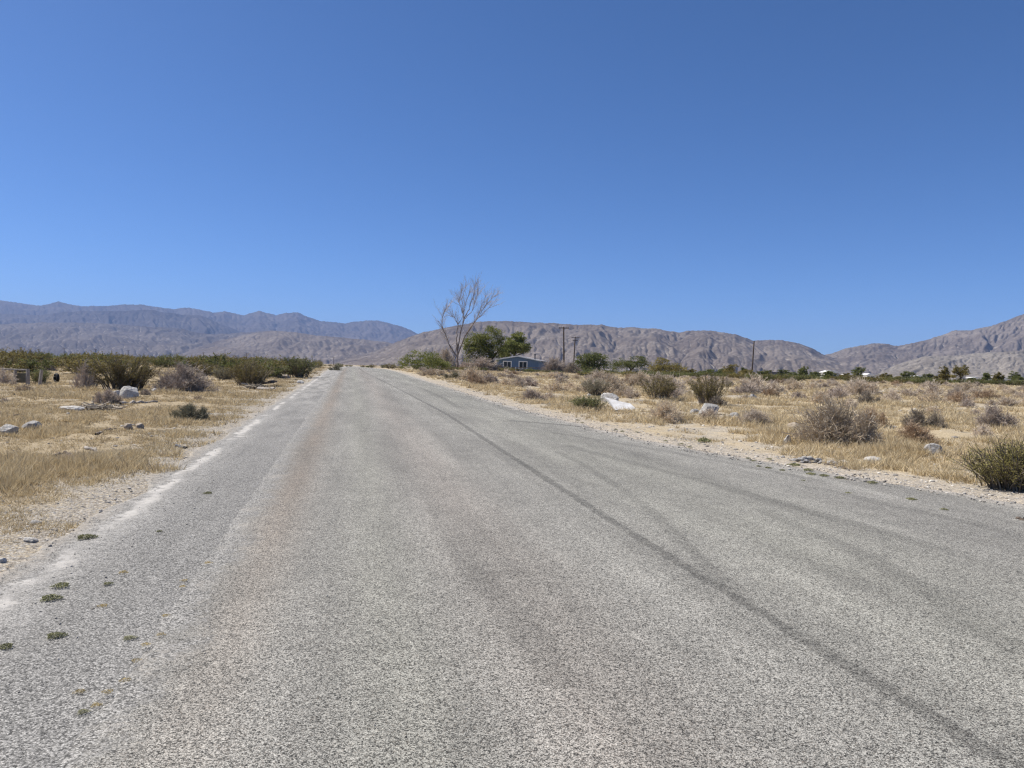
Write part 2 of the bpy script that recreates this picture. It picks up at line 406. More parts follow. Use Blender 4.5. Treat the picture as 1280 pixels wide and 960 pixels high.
# gravel shoulder on the left, with its pale caked strip
q2 = np.linspace(0, 1, 31)
jo = 0.22*fbm(al_r*0.5, al_r*0+1, 4, 31)
LS = (LEFT_EDGE-1.35+jo)[:, None]*(1-q2)+(LEFT_EDGE+0.2)*q2
AS = np.broadcast_to(al_r[:, None], LS.shape); Xs, Ys = from_road(LS, AS)
Zs = gz(Ys)+0.004+0.004*np.sin(np.pi*q2)[None, :]+0.006*fbm(Xs*1.6, Ys*1.6, 3, 33)*np.sin(np.pi*q2)[None, :]
Zs[:, 0] -= 0.05; Zs[:, -1] -= 0.02
def shoulder_material():
    s = NT('shoulder_gravel', 0.9, 0.15)
    p = s.pos(); L = s.attr('lat'); A = s.attr('along')
    wp = s.n('ShaderNodeVectorMath', operation='MULTIPLY_ADD'); s.put(wp.inputs[0], s.noise(p, 60, 2, 0.6, out='Color')); wp.inputs[1].default_value = (0.02,)*3; s.put(wp.inputs[2], p)
    v1 = s.vor(wp.outputs[0], 112); v2 = s.vor(wp.outputs[0], 190)
    r1 = s.n('ShaderNodeSeparateColor'); s.put(r1.inputs[0], v1.outputs['Color'])
    r2 = s.n('ShaderNodeSeparateColor'); s.put(r2.inputs[0], v2.outputs['Color'])
    val = s.math('ADD', s.math('MULTIPLY', r1.outputs[0], 0.65), s.math('MULTIPLY', r2.outputs[0], 0.35))
    c = s.mix(s.mr(val, 0.12, 0.9), (0.065, 0.063, 0.059), (0.505, 0.485, 0.445))
    c = s.scale(c, s.mr(v1.outputs['Distance'], 0.25, 0.7, 1.10, 0.55))
    n1 = s.noise(p, 1.3, 5, 0.65); n2 = s.noise(p, 12, 4, 0.7); st = s.comb(L, s.math('MULTIPLY', A, 0.2)); n3 = s.noise(st, 2.2, 5, 0.65)
    c = s.scale(c, s.mr(n3, 0.3, 0.7, 0.86, 1.14))
    lw = s.math('ADD', L, s.mr(n1, 0.25, 0.75, -0.10, 0.10)); lw = s.math('ADD', lw, s.mr(n2, 0.3, 0.7, -0.07, 0.07))
    pale = s.mix(s.mr(n2, 0.3, 0.7), (0.43, 0.405, 0.365), (0.56, 0.53, 0.485))
    e = s.math('ABSOLUTE', s.math('ADD', lw, 2.08))
    f = s.math('MULTIPLY', s.mr(e, 0.03, 0.11, 1, 0), s.mr(s.noise(p, 0.7, 5, 0.65), 0.42, 0.54))
    f = s.math('MAXIMUM', f, s.math('MULTIPLY', s.mr(e, 0.1, 0.5, 0.4, 0), s.mr(n2, 0.4, 0.62)))
    f = s.math('MAXIMUM', f, s.math('MULTIPLY', s.mr(A, 12, 40, 0, 0.42), s.mr(n3, 0.4, 0.6)))
    c = s.mix(s.math('MULTIPLY', f, 0.92), c, pale)
    sandy = s.mr(lw, -2.45, -2.15, 0.75, 0.0)
    c = s.mix(s.math('MULTIPLY', sandy, s.mr(n2, 0.35, 0.6)), c, (0.44, 0.37, 0.28))
    s.bump(s.math('ADD', s.math('SUBTRACT', 1.0, v1.outputs['Distance']), s.math('MULTIPLY', val, 0.7)), 0.42, 0.008)
    return s.col(c)
me = make_mesh('gravel_shoulder', np.stack([Xs, Ys, Zs], -1).reshape(-1, 3), [grid_faces(*LS.shape)], [shoulder_material()], None, True,
               {'lat': LS.ravel(), 'along': AS.ravel()})
link('gravel_shoulder', me, kind='structure')

#@@HILLS
# ------------------------------------------------------------------ mountain ranges
def rock_material(name, dark, mid, pale, s1, streak=0.5):
    s = NT(name, 1.0, 0.0)
    p = s.pos(); h = s.attr('gully'); q_ = s.attr('down')
    n1 = s.noise(p, s1, 6, 0.62, 0.4); n2 = s.noise(p, s1*5.5, 5, 0.7); n3 = s.noise(p, s1*22, 4, 0.7)
    c = s.mix(s.mr(n1, 0.36, 0.64), dark, mid)
    f = s.math('ADD', s.math('MULTIPLY', h, streak), s.mr(n2, 0.3, 0.7, -0.3, 0.5))
    c = s.mix(s.mr(f, 0.25, 0.8, 0, 0.75), c, pale)
    c = s.mix(s.mr(s.noise(p, s1*2.3, 5, 0.65), 0.56, 0.68, 0, 0.7), c, dark)
    c = s.scale(c, s.mr(n3, 0.3, 0.7, 0.72, 1.28))
    return s.col(c)

def erode(Z, dx, dy, K, passes, hold):
    """running water cuts branching gullies into a slope (rows run downhill, last row fixed)"""
    nr, nc = Z.shape; N = nr*nc; H = Z.copy(); cell = dx*np.mean(dy)
    offs = [(-1, -1), (-1, 0), (-1, 1), (0, -1), (0, 1), (1, -1), (1, 0), (1, 1)]
    idx = np.arange(N).reshape(nr, nc); A = None
    for it in range(passes):
        best = np.zeros((nr, nc)); rec = idx.copy(); dist = np.ones((nr, nc))
        for a, b in offs:
            r0, r1 = max(0, -a), nr-max(0, a); c0, c1 = max(0, -b), nc-max(0, b)
            d = np.hypot(b*dx, a*dy[r0:r1, None])*np.ones((1, c1-c0))
            sl = (H[r0:r1, c0:c1]-H[r0+a:r1+a, c0+b:c1+b])/d
            w_ = sl > best[r0:r1, c0:c1]
            best[r0:r1, c0:c1] = np.where(w_, sl, best[r0:r1, c0:c1])
            rec[r0:r1, c0:c1] = np.where(w_, idx[r0+a:r1+a, c0+b:c1+b], rec[r0:r1, c0:c1])
            dist[r0:r1, c0:c1] = np.where(w_, d, dist[r0:r1, c0:c1])
        order = np.argsort(-H.ravel(), kind='stable').tolist(); rl = rec.ravel().tolist(); A = [1.0]*N
        for i in order:
            j = rl[i]
            if j != i: A[j] += A[i]
        Fk = (K*np.sqrt(np.array(A)*cell)/dist.ravel()).tolist(); h = H.ravel().tolist()
        for i in reversed(order):
            j = rl[i]
            if j != i:
                f = Fk[i]; h[i] = (h[i]+f*h[j])/(1+f)
        Hn = np.array(h).reshape(nr, nc); H = np.where(hold, Z, Hn)
        S = H.copy(); S[1:-1, 1:-1] = 0.86*H[1:-1, 1:-1]+0.035*(H[:-2, 1:-1]+H[2:, 1:-1]+H[1:-1, :-2]+H[1:-1, 2:]); H = np.where(hold, Z, S)
    return H, np.log(np.array(A).reshape(nr, nc))

def ridge_range(name, sky_pts, D, depth, spur, seed, mat, amp=0.55, pw=1.15, base_drop=4.0, x0=None, x1=None, step=1.15, eK=0.055):
    """one range: its crest stands at depth D, its slopes come down towards the road over `depth` metres"""
    P = np.array(sky_pts, float)
    px = np.arange(x0 if x0 is not None else P[0, 0], x1 if x1 is not None else P[-1, 0], step)
    py = np.interp(px, P[:, 0], P[:, 1])
    py = py-0.75*fbm(px/14., px*0+seed, 3, seed+50)-0.45*perlin(px/3.1, px*0+seed, seed+60)
    dirs = np.array([ray(a, b) for a, b in zip(px, py)])
    wv = np.concatenate([np.linspace(-0.5, -0.04, 9), np.linspace(0, 1, 105)**1.15])
    crest_z = EYE+dirs[:, 2]/dirs[:, 1]*D
    bearing = dirs[:, 0]/dirs[:, 1]
    wgrid, b = np.meshgrid(wv, bearing, indexing='ij')
    Y = D-wgrid*depth
    wob = fbm(b*D/(spur*3.0), wgrid*1.5, 3, seed+3)
    X = b*D
    zb = gz(Y)-base_drop
    Hh = crest_z[None, :]-gz(D)+base_drop
    ww = np.clip(wgrid, 0, 1)
    u = X/spur
    wu = u+0.55*fbm(u*0.8, ww*2.2, 3, seed+7)
    dv = ww*depth/spur
    # spurs and gullies that run downhill and branch
    def ridged(f, g, sd_): return 1-np.abs(perlin(wu*f, dv*g, sd_))*2.0
    r1 = ridged(0.55, 0.16, seed+11); r2 = ridged(1.3, 0.42, seed+12); r3 = ridged(3.0, 1.1, seed+13); r4 = ridged(6.5, 2.9, seed+14); r5 = ridged(13., 7., seed+15)
    env1 = sstep(0.0, 0.35, ww)*(1-0.55*ww); env2 = sstep(0.0, 0.16, ww)*(1-0.5*ww); env3 = sstep(0.0, 0.06, ww)*(1-0.45*ww)
    body = (1-ww)**pw
    rel = body+amp*(env1*0.24*(r1-0.55)+env2*0.10*(r2-0.55)*(0.4+0.6*r1)+env3*0.055*(r3-0.55)+env3*0.04*(r4-0.5)+env3*0.024*(r5-0.5))
    floor = 0.13*(1-ww)**0.8+0.02
    rel = floor+np.log1p(np.exp((rel-floor)/0.05))*0.05-0.16*sstep(0.86, 1.0, ww)
    rel = np.where(wgrid < 0, 1+wgrid*1.3-0.3*wgrid**2, rel)
    rel = np.minimum(rel, 1-0.35*np.clip(wgrid, 0, 1)**1.0+0.0)
    # never rise above the crest line as seen from the road
    Z = zb+Hh*rel
    f0 = 10                                     # first row in front of the crest
    front = Z[f0:]; front = front+0.02*Hh*np.random.default_rng(seed).normal(0, .35, front.shape)*np.clip(ww[f0:]*8, 0, 1)
    hold = np.zeros(front.shape, bool); hold[0] = True; hold[-1] = True
    dyv = np.abs(np.gradient(wv[f0:]))*depth
    front, acc = erode(front, step*D/FPX, dyv, eK, 14, hold)
    Z[f0:] = front; accm = np.zeros(Z.shape); accm[f0:] = acc
    lim = EYE+(crest_z[None, :]-EYE)*(Y/D)*0.997
    Z = np.where(wgrid > 0.02, np.minimum(Z, lim), Z)
    # bearings are kept, so the range widens with depth like a real one
    Xw = b*Y
    gul = np.clip((accm-1.0)/4.5, 0, 1)
    me = make_mesh(name, np.stack([Xw, Y, Z], -1).reshape(-1, 3), [grid_faces(*Xw.shape)], [mat], None, True, {'gully': gul.ravel(), 'down': ww.ravel()})
    return link(name, me, kind='structure')

FAR_SKY = [(-320, 384), (-240, 372), (-160, 379), (-90, 371), (-40, 379), (0, 375.5), (20, 378), (40, 381), (52, 382), (72, 377), (95, 382), (110, 382.5), (135, 382.5), (152, 380.5), (178, 381),
           (205, 385), (217, 386), (235, 384.5), (250, 387), (268, 391), (280, 389), (305, 394), (323, 388.5), (345, 394), (357, 391), (373, 391), (385, 396), (400, 401),
           (410, 402), (432, 404), (450, 401.5), (470, 400), (490, 405), (508, 410), (520, 416), (545, 424), (580, 436), (620, 450)]
MID_SKY = [(-320, 404), (-200, 396), (-110, 404), (-40, 402), (0, 405), (60, 403), (130, 404), (180, 408), (220, 410), (260, 418), (300, 416), (340, 413), (375, 416), (410, 422),
           (440, 424), (480, 427), (510, 434), (560, 446), (600, 455)]
HILL_SKY = [(400, 458), (430, 449), (465, 440), (490, 430), (515, 420), (530, 415), (545, 412), (575, 406), (600, 402), (625, 401), (655, 402.5), (690, 404), (710, 405.2), (730, 406),
            (753, 406), (762, 408), (772, 409.5), (789, 409), (810, 410.5), (825, 411.5), (848, 415.5), (865, 413.3), (887, 413), (900, 415), (920, 418), (941, 425.5), (955, 425.3),
            (970, 424.7), (985, 426.3), (1000, 429.5), (1015, 435.5), (1031, 443.5), (1045, 449), (1070, 456), (1100, 463), (1130, 468)]
RIGHT_SKY = [(960, 466), (985, 458), (1010, 451), (1031, 444), (1060, 435), (1090, 429.3), (1103, 429), (1122, 432.5), (1140, 429), (1160, 424.5), (1180, 418), (1190, 413.5), (1215, 412.5),
             (1240, 407), (1258, 401), (1280, 392), (1330, 374), (1390, 366), (1460, 352), (1540, 362), (1640, 380)]
FOOT_SKY = [(1085, 474), (1100, 466), (1120, 456), (1136, 451), (1156, 445), (1180, 444.5), (1203, 444), (1223, 441), (1250, 440), (1280, 438), (1340, 432), (1420, 436), (1540, 448), (1640, 452)]
mt_far = rock_material('far_mountain_rock', (0.075, 0.065, 0.062), (0.118, 0.102, 0.096), (0.19, 0.168, 0.155), 0.0007, 0.4)
mt_sec = rock_material('second_mountain_rock', (0.062, 0.054, 0.052), (0.10, 0.087, 0.082), (0.19, 0.168, 0.155), 0.0009, 0.5)
mt_mid = rock_material('mid_mountain_rock', (0.082, 0.070, 0.062), (0.142, 0.122, 0.106), (0.30, 0.265, 0.23), 0.0012, 0.6)
mt_hill = rock_material('near_hill_rock', (0.108, 0.089, 0.076), (0.176, 0.149, 0.126), (0.30, 0.266, 0.225), 0.0020, 0.5)
mt_foot = rock_material('foothill_rock', (0.145, 0.126, 0.105), (0.22, 0.195, 0.165), (0.34, 0.305, 0.255), 0.0035, 0.7)
ridge_range('far_mountains', FAR_SKY, 13500, 4300, 700, 3, mt_far, 0.62, 1.0)
SECOND_SKY = [(-320, 392), (-150, 388), (0, 392), (50, 394), (78, 390), (110, 388.5), (150, 389), (185, 387), (205, 390), (225, 393), (250, 394), (265, 400), (280, 407), (300, 414), (340, 424), (420, 440), (480, 450)]
ridge_range('second_mountains', SECOND_SKY, 10800, 2900, 430, 91, mt_sec, 0.7, 1.0)
ridge_range('middle_mountains', MID_SKY, 8300, 2900, 330, 17, mt_mid, 0.75, 0.95)
BROWN_SKY = [(190, 452), (225, 441), (250, 433), (280, 424.5), (310, 417.5), (340, 413.5), (362, 414.5), (385, 418), (410, 420.5), (440, 423), (470, 426), (500, 431), (530, 440), (570, 452)]
ridge_range('brown_foothills', BROWN_SKY, 6300, 1900, 280, 23, mt_hill, 0.8, 0.95)
ridge_range('central_hills', HILL_SKY, 4600, 1900, 300, 29, mt_hill, 0.80, 0.95)
ridge_range('right_mountains', RIGHT_SKY, 5000, 1700, 330, 41, mt_hill, 0.75, 1.0)
ridge_range('right_foothills', FOOT_SKY, 3000, 900, 120, 53, mt_foot, 0.8, 0.9)

# the air: one even volume round everything
def haze_box(dens, col):
    X0, X1, Y0, Y1, Z0, Z1 = -26000, 26000, -300, 17500, -8, 1080
    g = Geo(); g.box(((X0+X1)/2, (Y0+Y1)/2, (Z0+Z1)/2), (X1-X0, Y1-Y0, Z1-Z0))
    m = bpy.data.materials.new('haze_air'); m.use_nodes = True; t = m.node_tree
    t.nodes.remove(t.nodes['Principled BSDF'])
    v = t.nodes.new('ShaderNodeVolumePrincipled'); v.inputs['Density'].default_value = dens
    v.inputs['Color'].default_value = col+(1,); v.inputs['Anisotropy'].default_value = 0.0
    t.links.new(v.outputs[0], t.nodes['Material Output'].inputs['Volume'])
    link('haze', g.mesh('haze', m), kind='stuff')
haze_box(4.7e-5, (0.40, 0.58, 1.0))
#@@PLANTS
# ------------------------------------------------------------------ plant meshes
def unit(v): return v/(np.linalg.norm(v, axis=-1, keepdims=True)+1e-9)

def twig_mound(g, seed, n_main=60, n_sec=8, n_ter=2, rad=0.006, hgt=0.55, lo=6, lump=0.22):
    """rounded tangle of dry twigs, one unit wide"""
    r = np.random.default_rng(seed)
    az = r.random(n_main)*2*np.pi; el = np.radians(lo+(88-lo)*r.random(n_main)**0.9)
    Lr = 0.86+lump*np.sin(az*2+r.random()*6)*np.cos(el)*0.6+r.normal(0, 0.10, n_main)
    end = np.stack([0.5*np.cos(el)*np.cos(az), 0.5*np.cos(el)*np.sin(az), hgt*np.sin(el)], 1)*Lr[:, None]
    st = np.stack([r.normal(0, .05, n_main), r.normal(0, .05, n_main), np.full(n_main, -.02)], 1)
    t = np.linspace(0, 1, 6)
    P = st[:, None]+(end-st)[:, None]*np.stack([t**1.15, t**1.15, t**0.85], -1)[None]
    P = P+r.normal(0, 0.012, P.shape)*t[None, :, None]
    g.tubes(P, rad*1.6*(1-0.65*t), 3, r.random(n_main))
    def side(P, k, lmin, lmax, m, w0, spread):
        n, mm = P.shape[:2]; idx = np.repeat(np.arange(n), k)
        tt = (0.25+0.75*r.random(len(idx)))*(mm-1); i0 = np.minimum(tt.astype(int), mm-2); f = (tt-i0)[:, None]
        B = P[idx, i0]*(1-f)+P[idx, i0+1]*f
        D = unit(unit(P[idx, i0+1]-P[idx, i0])*0.7+r.normal(0, spread, (len(idx), 3))+unit(B)*0.35)
        ln = lmin+(lmax-lmin)*r.random(len(idx)); s = np.linspace(0, 1, m)
        Q = B[:, None]+D[:, None]*(ln[:, None]*s[None])[..., None]+r.normal(0, .008, (len(idx), m, 3))*s[None, :, None]
        Q[..., 2] = np.maximum(Q[..., 2], 0.004)
        g.tubes(Q, w0*(1-0.5*s), 3, r.random(len(idx))); return Q
    S = side(P, n_sec, 0.07, 0.22, 4, rad, 0.55)
    if n_ter: side(S, n_ter, 0.03, 0.10, 3, rad*0.75, 0.7)
    return g

def creosote_geo(seed, n_stem=46, n_leaf=4200, leaf=0.030, broom=0.0, flat=0.35):
    """fan of woody stems with small leaves on the outer halves; one unit wide and high"""
    r = np.random.default_rng(seed); st = Geo(); fo = Geo()
    az = r.random(n_stem)*2*np.pi; rr = 0.47*np.sqrt(r.random(n_stem)); lob = 1+0.25*np.sin(az*3+r.random()*6)
    tip = np.stack([rr*np.cos(az)*lob, rr*np.sin(az)*lob, (0.97-flat*(rr/0.47)**2)*(0.72+0.3*r.random(n_stem))], 1)
    s0 = np.stack([r.normal(0, .05, n_stem)+tip[:, 0]*.35, r.normal(0, .05, n_stem)+tip[:, 1]*.35, np.full(n_stem, -.03)], 1)
    t = np.linspace(0, 1, 6)
    P = s0[:, None]+(tip-s0)[:, None]*np.stack([t**1.25, t**1.25, t**0.9], -1)[None]+r.normal(0, .012, (n_stem, 6, 3))*t[None, :, None]
    st.tubes(P, 0.011*(1-0.75*t), 3, r.random(n_stem))
    k = 7; idx = np.repeat(np.arange(n_stem), k); tt = (0.7+4.1*r.random(len(idx))); i0 = tt.astype(int); f = (tt-i0)[:, None]
    B = P[idx, i0]*(1-f)+P[idx, np.minimum(i0+1, 5)]*f
    D = unit(unit(P[idx, np.minimum(i0+1, 5)]-P[idx, i0])*(0.8+broom)+r.normal(0, .5, (len(idx), 3))+[0, 0, .25])
    s = np.linspace(0, 1, 4); ln = 0.10+0.16*r.random(len(idx))
    Q = B[:, None]+D[:, None]*(ln[:, None]*s[None])[..., None]+r.normal(0, .006, (len(idx), 4, 3))*s[None, :, None]
    st.tubes(Q, 0.0045*(1-0.5*s), 3, r.random(len(idx)))
    # leaves crowd along the side shoots and the stem ends
    A = np.concatenate([Q, P[:, 2:6]], 0); j = r.integers(0, len(A), n_leaf); u = r.random(n_leaf)**0.7*3; i = np.minimum(u.astype(int), 2); f = (u-i)[:, None]
    C = A[j, i]*(1-f)+A[j, i+1]*f+r.normal(0, .014, (n_leaf, 3))
    keep = C[:, 2] > 0.04+0.14*r.random(n_leaf)
    dirs = unit(A[j, i+1]-A[j, i])+r.normal(0, .6, (n_leaf, 3))
    tint = np.clip(r.random(len(A))[j]*0.6+r.random(n_leaf)*0.4, 0, 1)
    fo.leaves(C[keep], leaf, leaf*0.42, seed+1, 0.25, tint[keep], dirs[keep])
    return st, fo

m_grey = leafy('weathered_grey_twigs', (0.36, 0.295, 0.225), (0.55, 0.465, 0.37), (0.67, 0.585, 0.48), 0)
m_tan = leafy('tan_dry_twigs', (0.42, 0.335, 0.235), (0.63, 0.525, 0.39), (0.76, 0.66, 0.51), 0.12)
m_brown = leafy('brown_dry_twigs', (0.24, 0.17, 0.11), (0.42, 0.31, 0.205), (0.56, 0.44, 0.31), 0)
m_purple = leafy('purple_grey_twigs', (0.28, 0.23, 0.185), (0.45, 0.375, 0.31), (0.58, 0.495, 0.42), 0)
m_dark = leafy('dark_grey_twigs', (0.16, 0.135, 0.10), (0.29, 0.245, 0.19), (0.42, 0.36, 0.28), 0)
m_olive = leafy('olive_creosote_leaves', (0.11, 0.093, 0.030), (0.205, 0.172, 0.055), (0.32, 0.26, 0.10), 0.4)
m_broom = leafy('yellow_olive_leaves', (0.22, 0.19, 0.065), (0.38, 0.335, 0.12), (0.52, 0.46, 0.20), 0.5)
m_green = leafy('fresh_green_leaves', (0.11, 0.13, 0.035), (0.22, 0.245, 0.075), (0.35, 0.36, 0.15), 0.25)
m_deep = leafy('deep_green_leaves', (0.07, 0.085, 0.027), (0.14, 0.155, 0.048), (0.24, 0.24, 0.085), 0.4)
m_mesq = leafy('mesquite_leaves', (0.11, 0.125, 0.035), (0.225, 0.24, 0.07), (0.36, 0.35, 0.13), 0.45)
m_sage = leafy('grey_green_leaves', (0.20, 0.185, 0.12), (0.34, 0.315, 0.215), (0.46, 0.425, 0.305), 0.25)
m_stem = leafy('creosote_stems', (0.085, 0.068, 0.05), (0.17, 0.14, 0.11), (0.27, 0.23, 0.18), 0)
m_straw = leafy('straw', (0.38, 0.30, 0.18), (0.64, 0.52, 0.32), (0.82, 0.72, 0.52), 0.3)
m_twig = leafy('brown_bare_twigs', (0.25, 0.205, 0.17), (0.39, 0.33, 0.28), (0.54, 0.48, 0.42), 0)
m_bark = plain('dark_bark', (0.06, 0.045, 0.035), 0.3, 3, 0.9, (0.13, 0.10, 0.08))
m_dead = plain('bleached_dead_wood', (0.14, 0.10, 0.08), 0.25, 2.0, 0.85, (0.38, 0.325, 0.28))

DEAD = {}
def dead_mesh(v, mat, dense=False):
    k = (v, mat.name, dense)
    if k not in DEAD:
        g = Geo()
        rr_ = np.random.default_rng(1200+v)
        subs = [(0, 0, 1.0, 1.0)]+[(0.42*math.cos(a_), 0.42*math.sin(a_), 0.45+.25*rr_.random(), 0.5+.35*rr_.random()) for a_ in rr_.random(2)*6.28]
        for i_, (ox, oy, sc_, sh_) in enumerate(subs):
            t_ = Geo()
            if dense: twig_mound(t_, 900+v+31*i_, [95, 40, 40][i_], 13, 3, 0.0040/sc_, 0.52, 4)
            else: twig_mound(t_, 300+v+31*i_, [56, 22, 22][i_], 9, 2, 0.0058/sc_, [0.55, 0.5, 0.6, 0.5, 0.52][v % 5], 5)
            V_ = np.concatenate(t_.V)*np.array([sc_, sc_, sh_ if i_ else 1.0])+np.array([ox, oy, 0])
            g.add(V_*np.array([.84, .84, 1]), [np.concatenate(t_.F[4])], np.concatenate(t_.T))
        DEAD[k] = g.mesh('dead_shrub', mat)
    return DEAD[k]
CREO = {}
def creo_mesh(v, mat, kind='mid'):
    k = (v, mat.name, kind)
    if k not in CREO:
        a = dict(mid=(60, 8000, .025), near=(95, 20000, .018), far=(26, 1500, .055), broom=(150, 17000, .022))[kind]
        st, fo = creosote_geo(500+v, a[0], a[1], a[2])
        CREO[k] = (st.mesh('stem_clump', m_stem), fo.mesh('foliage', mat))
    return CREO[k]
FARC = {}
def far_creo(v, mat):
    k = (v, mat.name)
    if k not in FARC:
        st, fo = creosote_geo(700+v, 24, 1500, .060, 0, 0.3)
        n1 = st.n; V = np.concatenate([np.concatenate(st.V), np.concatenate(fo.V)])
        f1 = np.concatenate(st.F[4]); f2 = np.concatenate(fo.F[4])+n1
        FARC[k] = make_mesh('creosote_shrub', V, [np.concatenate([f1, f2])], [m_stem, mat], np.r_[np.zeros(len(f1)), np.ones(len(f2))],
                            False, {'tint': np.concatenate(st.T+fo.T)})
    return FARC[k]

KEEP = []                       # places already taken: x, y, radius
def spot(px, by, wpx, dep=None):
    p = hit(px, by) if dep is None else at(px, dep)
    p[2] = float(land(p[0], p[1])); W = wpx*p[1]/FPX
    KEEP.append((p[0], p[1], W*0.5)); return p, W
def turn(o, W, Hh, rz, dy=None):
    o.scale = (W, dy or W, Hh); o.rotation_euler = (0, 0, rz)

def dead_shrub(px, by, wpx, hpx, label, mat, v=0, dense=False, name='dead_shrub', dep=None, group=None, sy=1.0):
    p, W = spot(px, by, wpx, dep); Hh = hpx*p[1]/FPX
    o = link(name, dead_mesh(v, mat, dense), None, p-[0, 0, .02], label=label, category='shrub', group=group)
    turn(o, W, Hh/0.55, rng.random()*6.28 if sy == 1.0 else 0.0, W*sy); return o
def green_shrub(px, by, wpx, hpx, label, mat, v=0, kind='mid', name='creosote_shrub', dep=None, group=None, sy=1.0):
    p, W = spot(px, by, wpx, dep); Hh = hpx*p[1]/FPX
    r_ = empty(name, p-[0, 0, .02], label, 'shrub', group, 0)
    st, fo = creo_mesh(v, mat, kind)
    link('stem_clump', st, r_); link('foliage', fo, r_)
    turn(r_, W, Hh, rng.random()*6.28 if sy == 1.0 else 0.0, W*sy); return r_

# ---- traced shrubs, left of the road (picture column, foot row, width, height in pixels of the photograph)
green_shrub(155, 488, 96, 44, 'big dark olive creosote bush behind the white-topped boulder', m_olive, 1, 'near', sy=0.8)
dead_shrub(106, 488, 34, 31, 'upright dull grey dead bush against the near end of the big dark creosote', m_purple, 2)
dead_shrub(231, 491, 82, 35, 'widest purple-grey dead shrub on the left verge, behind the sage tuft', m_purple, 1, True, sy=0.9)
dead_shrub(136, 505, 32, 18, 'small round grey twiggy bush just left of the white-topped boulder', m_purple, 3, True)
dead_shrub(236, 525, 46, 20, 'low grey-green sage tuft on straw beside the left gravel shoulder', m_sage, 3, True, 'sage_tuft', sy=0.9)
green_shrub(313, 483, 58, 34, 'olive creosote bush behind the pile of broken boards', m_olive, 2, 'near')
green_shrub(373, 472, 58, 29, 'tall dark green creosote bush nearest the road on its left side', m_deep, 4, 'mid')
green_shrub(280, 476, 34, 19, 'dusty half-bare creosote between the purple-grey shrub and the board pile', m_sage, 5)
green_shrub(258, 470, 46, 17, 'low dark creosote behind the widest purple-grey dead shrub', m_olive, 0)
green_shrub(49, 480, 32, 22, 'bright yellow-green bush beside the leaning fence post', m_green, 1, 'mid', 'green_bush')
dead_shrub(4, 482, 36, 22, 'flat grey bush at the end of the fence by the left edge of the photo', m_grey, 4)
dead_shrub(60, 465, 22, 9, 'small mauve dead shrub behind the yellow-green bush', m_purple, 0)
dead_shrub(85, 572, 30, 9, 'sprawling flat dry weed under the thick stick by the left roadside', m_grey, 1)
dead_shrub(40, 588, 44, 9, 'sprawling flat dead weed nearest the camera on the left', m_grey, 3)
dead_shrub(420, 463, 20, 7, 'low round bush beside the far left end of the road', m_sage, 2)

# ---- right of the road
green_shrub(1264, 612, 116, 66, 'broom-like green-olive bush cut by the right edge of the photo', m_broom, 7, 'broom', sy=0.9)
dead_shrub(1040, 559, 118, 54, 'largest brown-grey twiggy bush, spreading in front of the right field', m_tan, 6, True, sy=0.8)
dead_shrub(1141, 556, 56, 28, 'rounded dark-twigged bush right of the largest brown bush', m_brown, 7, True)
dead_shrub(1146, 536, 44, 22, 'dark grey-green clump just behind the rounded dark-twigged bush', m_dark, 2)
dead_shrub(1169, 537, 30, 20, 'second dark clump leaning right behind the rounded dark-twigged bush', m_dark, 4)
dead_shrub(1088, 533, 42, 23, 'russet dry bush behind the right shoulder of the largest brown bush', m_brown, 3)
dead_shrub(1240, 538, 50, 27, 'brown-grey bush standing behind the broom-like olive bush', m_purple, 1, True)
dead_shrub(1228, 548, 30, 15, 'low pale dead tuft in front of the brown-grey bush near the right edge', m_grey, 0)
dead_shrub(944, 531, 46, 19, 'small arched grey shrub left of the largest brown bush', m_grey, 8, True)
dead_shrub(887, 527, 32, 18, 'sparse grey tuft in front of the pale grey boulder', m_grey, 3)
dead_shrub(831, 527, 50, 25, 'round fawn dead bush nearest the road, right of the white slab', m_tan, 5, True)
green_shrub(735, 513, 50, 20, 'leafy bright green bush left of the white slab', m_green, 6, 'near', 'green_bush', sy=0.8)
green_shrub(743, 496, 40, 24, 'dull olive-grey bush behind the white boulder and slab', m_sage, 4)
dead_shrub(787, 499, 26, 14, 'small grey shrub just right of the white boulder', m_grey, 1)
green_shrub(824, 501, 54, 33, 'open creosote with bare grey stems behind the fawn dead bush', m_olive, 0, 'mid')
dead_shrub(838, 499, 36, 20, 'grey leafless shrub touching the open creosote on its right', m_purple, 2)
green_shrub(887, 507, 54, 43, 'tallest creosote of the right field, bare at the foot', m_olive, 2, 'mid')
dead_shrub(897, 509, 30, 14, 'dark grey tangle at the foot of the tallest creosote', m_dark, 3)
dead_shrub(664, 501, 36, 15, 'low dark grey twiggy bush alone on the sand by the right road edge', m_purple, 7, True)
dead_shrub(592, 480, 22, 15, 'rusty brown leafy clump at the left of the pair below the dead tree', m_brown, 9, True, 'dry_agave')
dead_shrub(611, 479, 26, 13, 'rusty brown leafy clump at the right of the pair below the dead tree', m_brown, 4, False, 'dry_agave')
dead_shrub(632, 483, 34, 11, 'pale mound of dry twigs in front of the blue house', m_tan, 2)
dead_shrub(660, 482, 40, 12, 'grey mound of dry twigs in front of the blue house corner', m_purple, 0)
dead_shrub(570, 474, 34, 10, 'grey-green mound on the verge below the dead tree', m_sage, 1)
dead_shrub(540, 470, 34, 10, 'long pale dry shrub on the verge below the green thicket', m_tan, 3, sy=0.7)
dead_shrub(1046, 498, 38, 14, 'dome-shaped grey bush far behind the largest brown bush', m_purple, 4)
dead_shrub(1084, 506, 36, 15, 'dark-sided low bush behind the russet dry bush', m_dark, 1)
dead_shrub(1116, 503, 30, 15, 'pale grey dome of twigs right of the dark-sided low bush', m_grey, 2)
dead_shrub(1164, 506, 44, 15, 'broad tan-grey dome in the middle distance on the right', m_tan, 4)
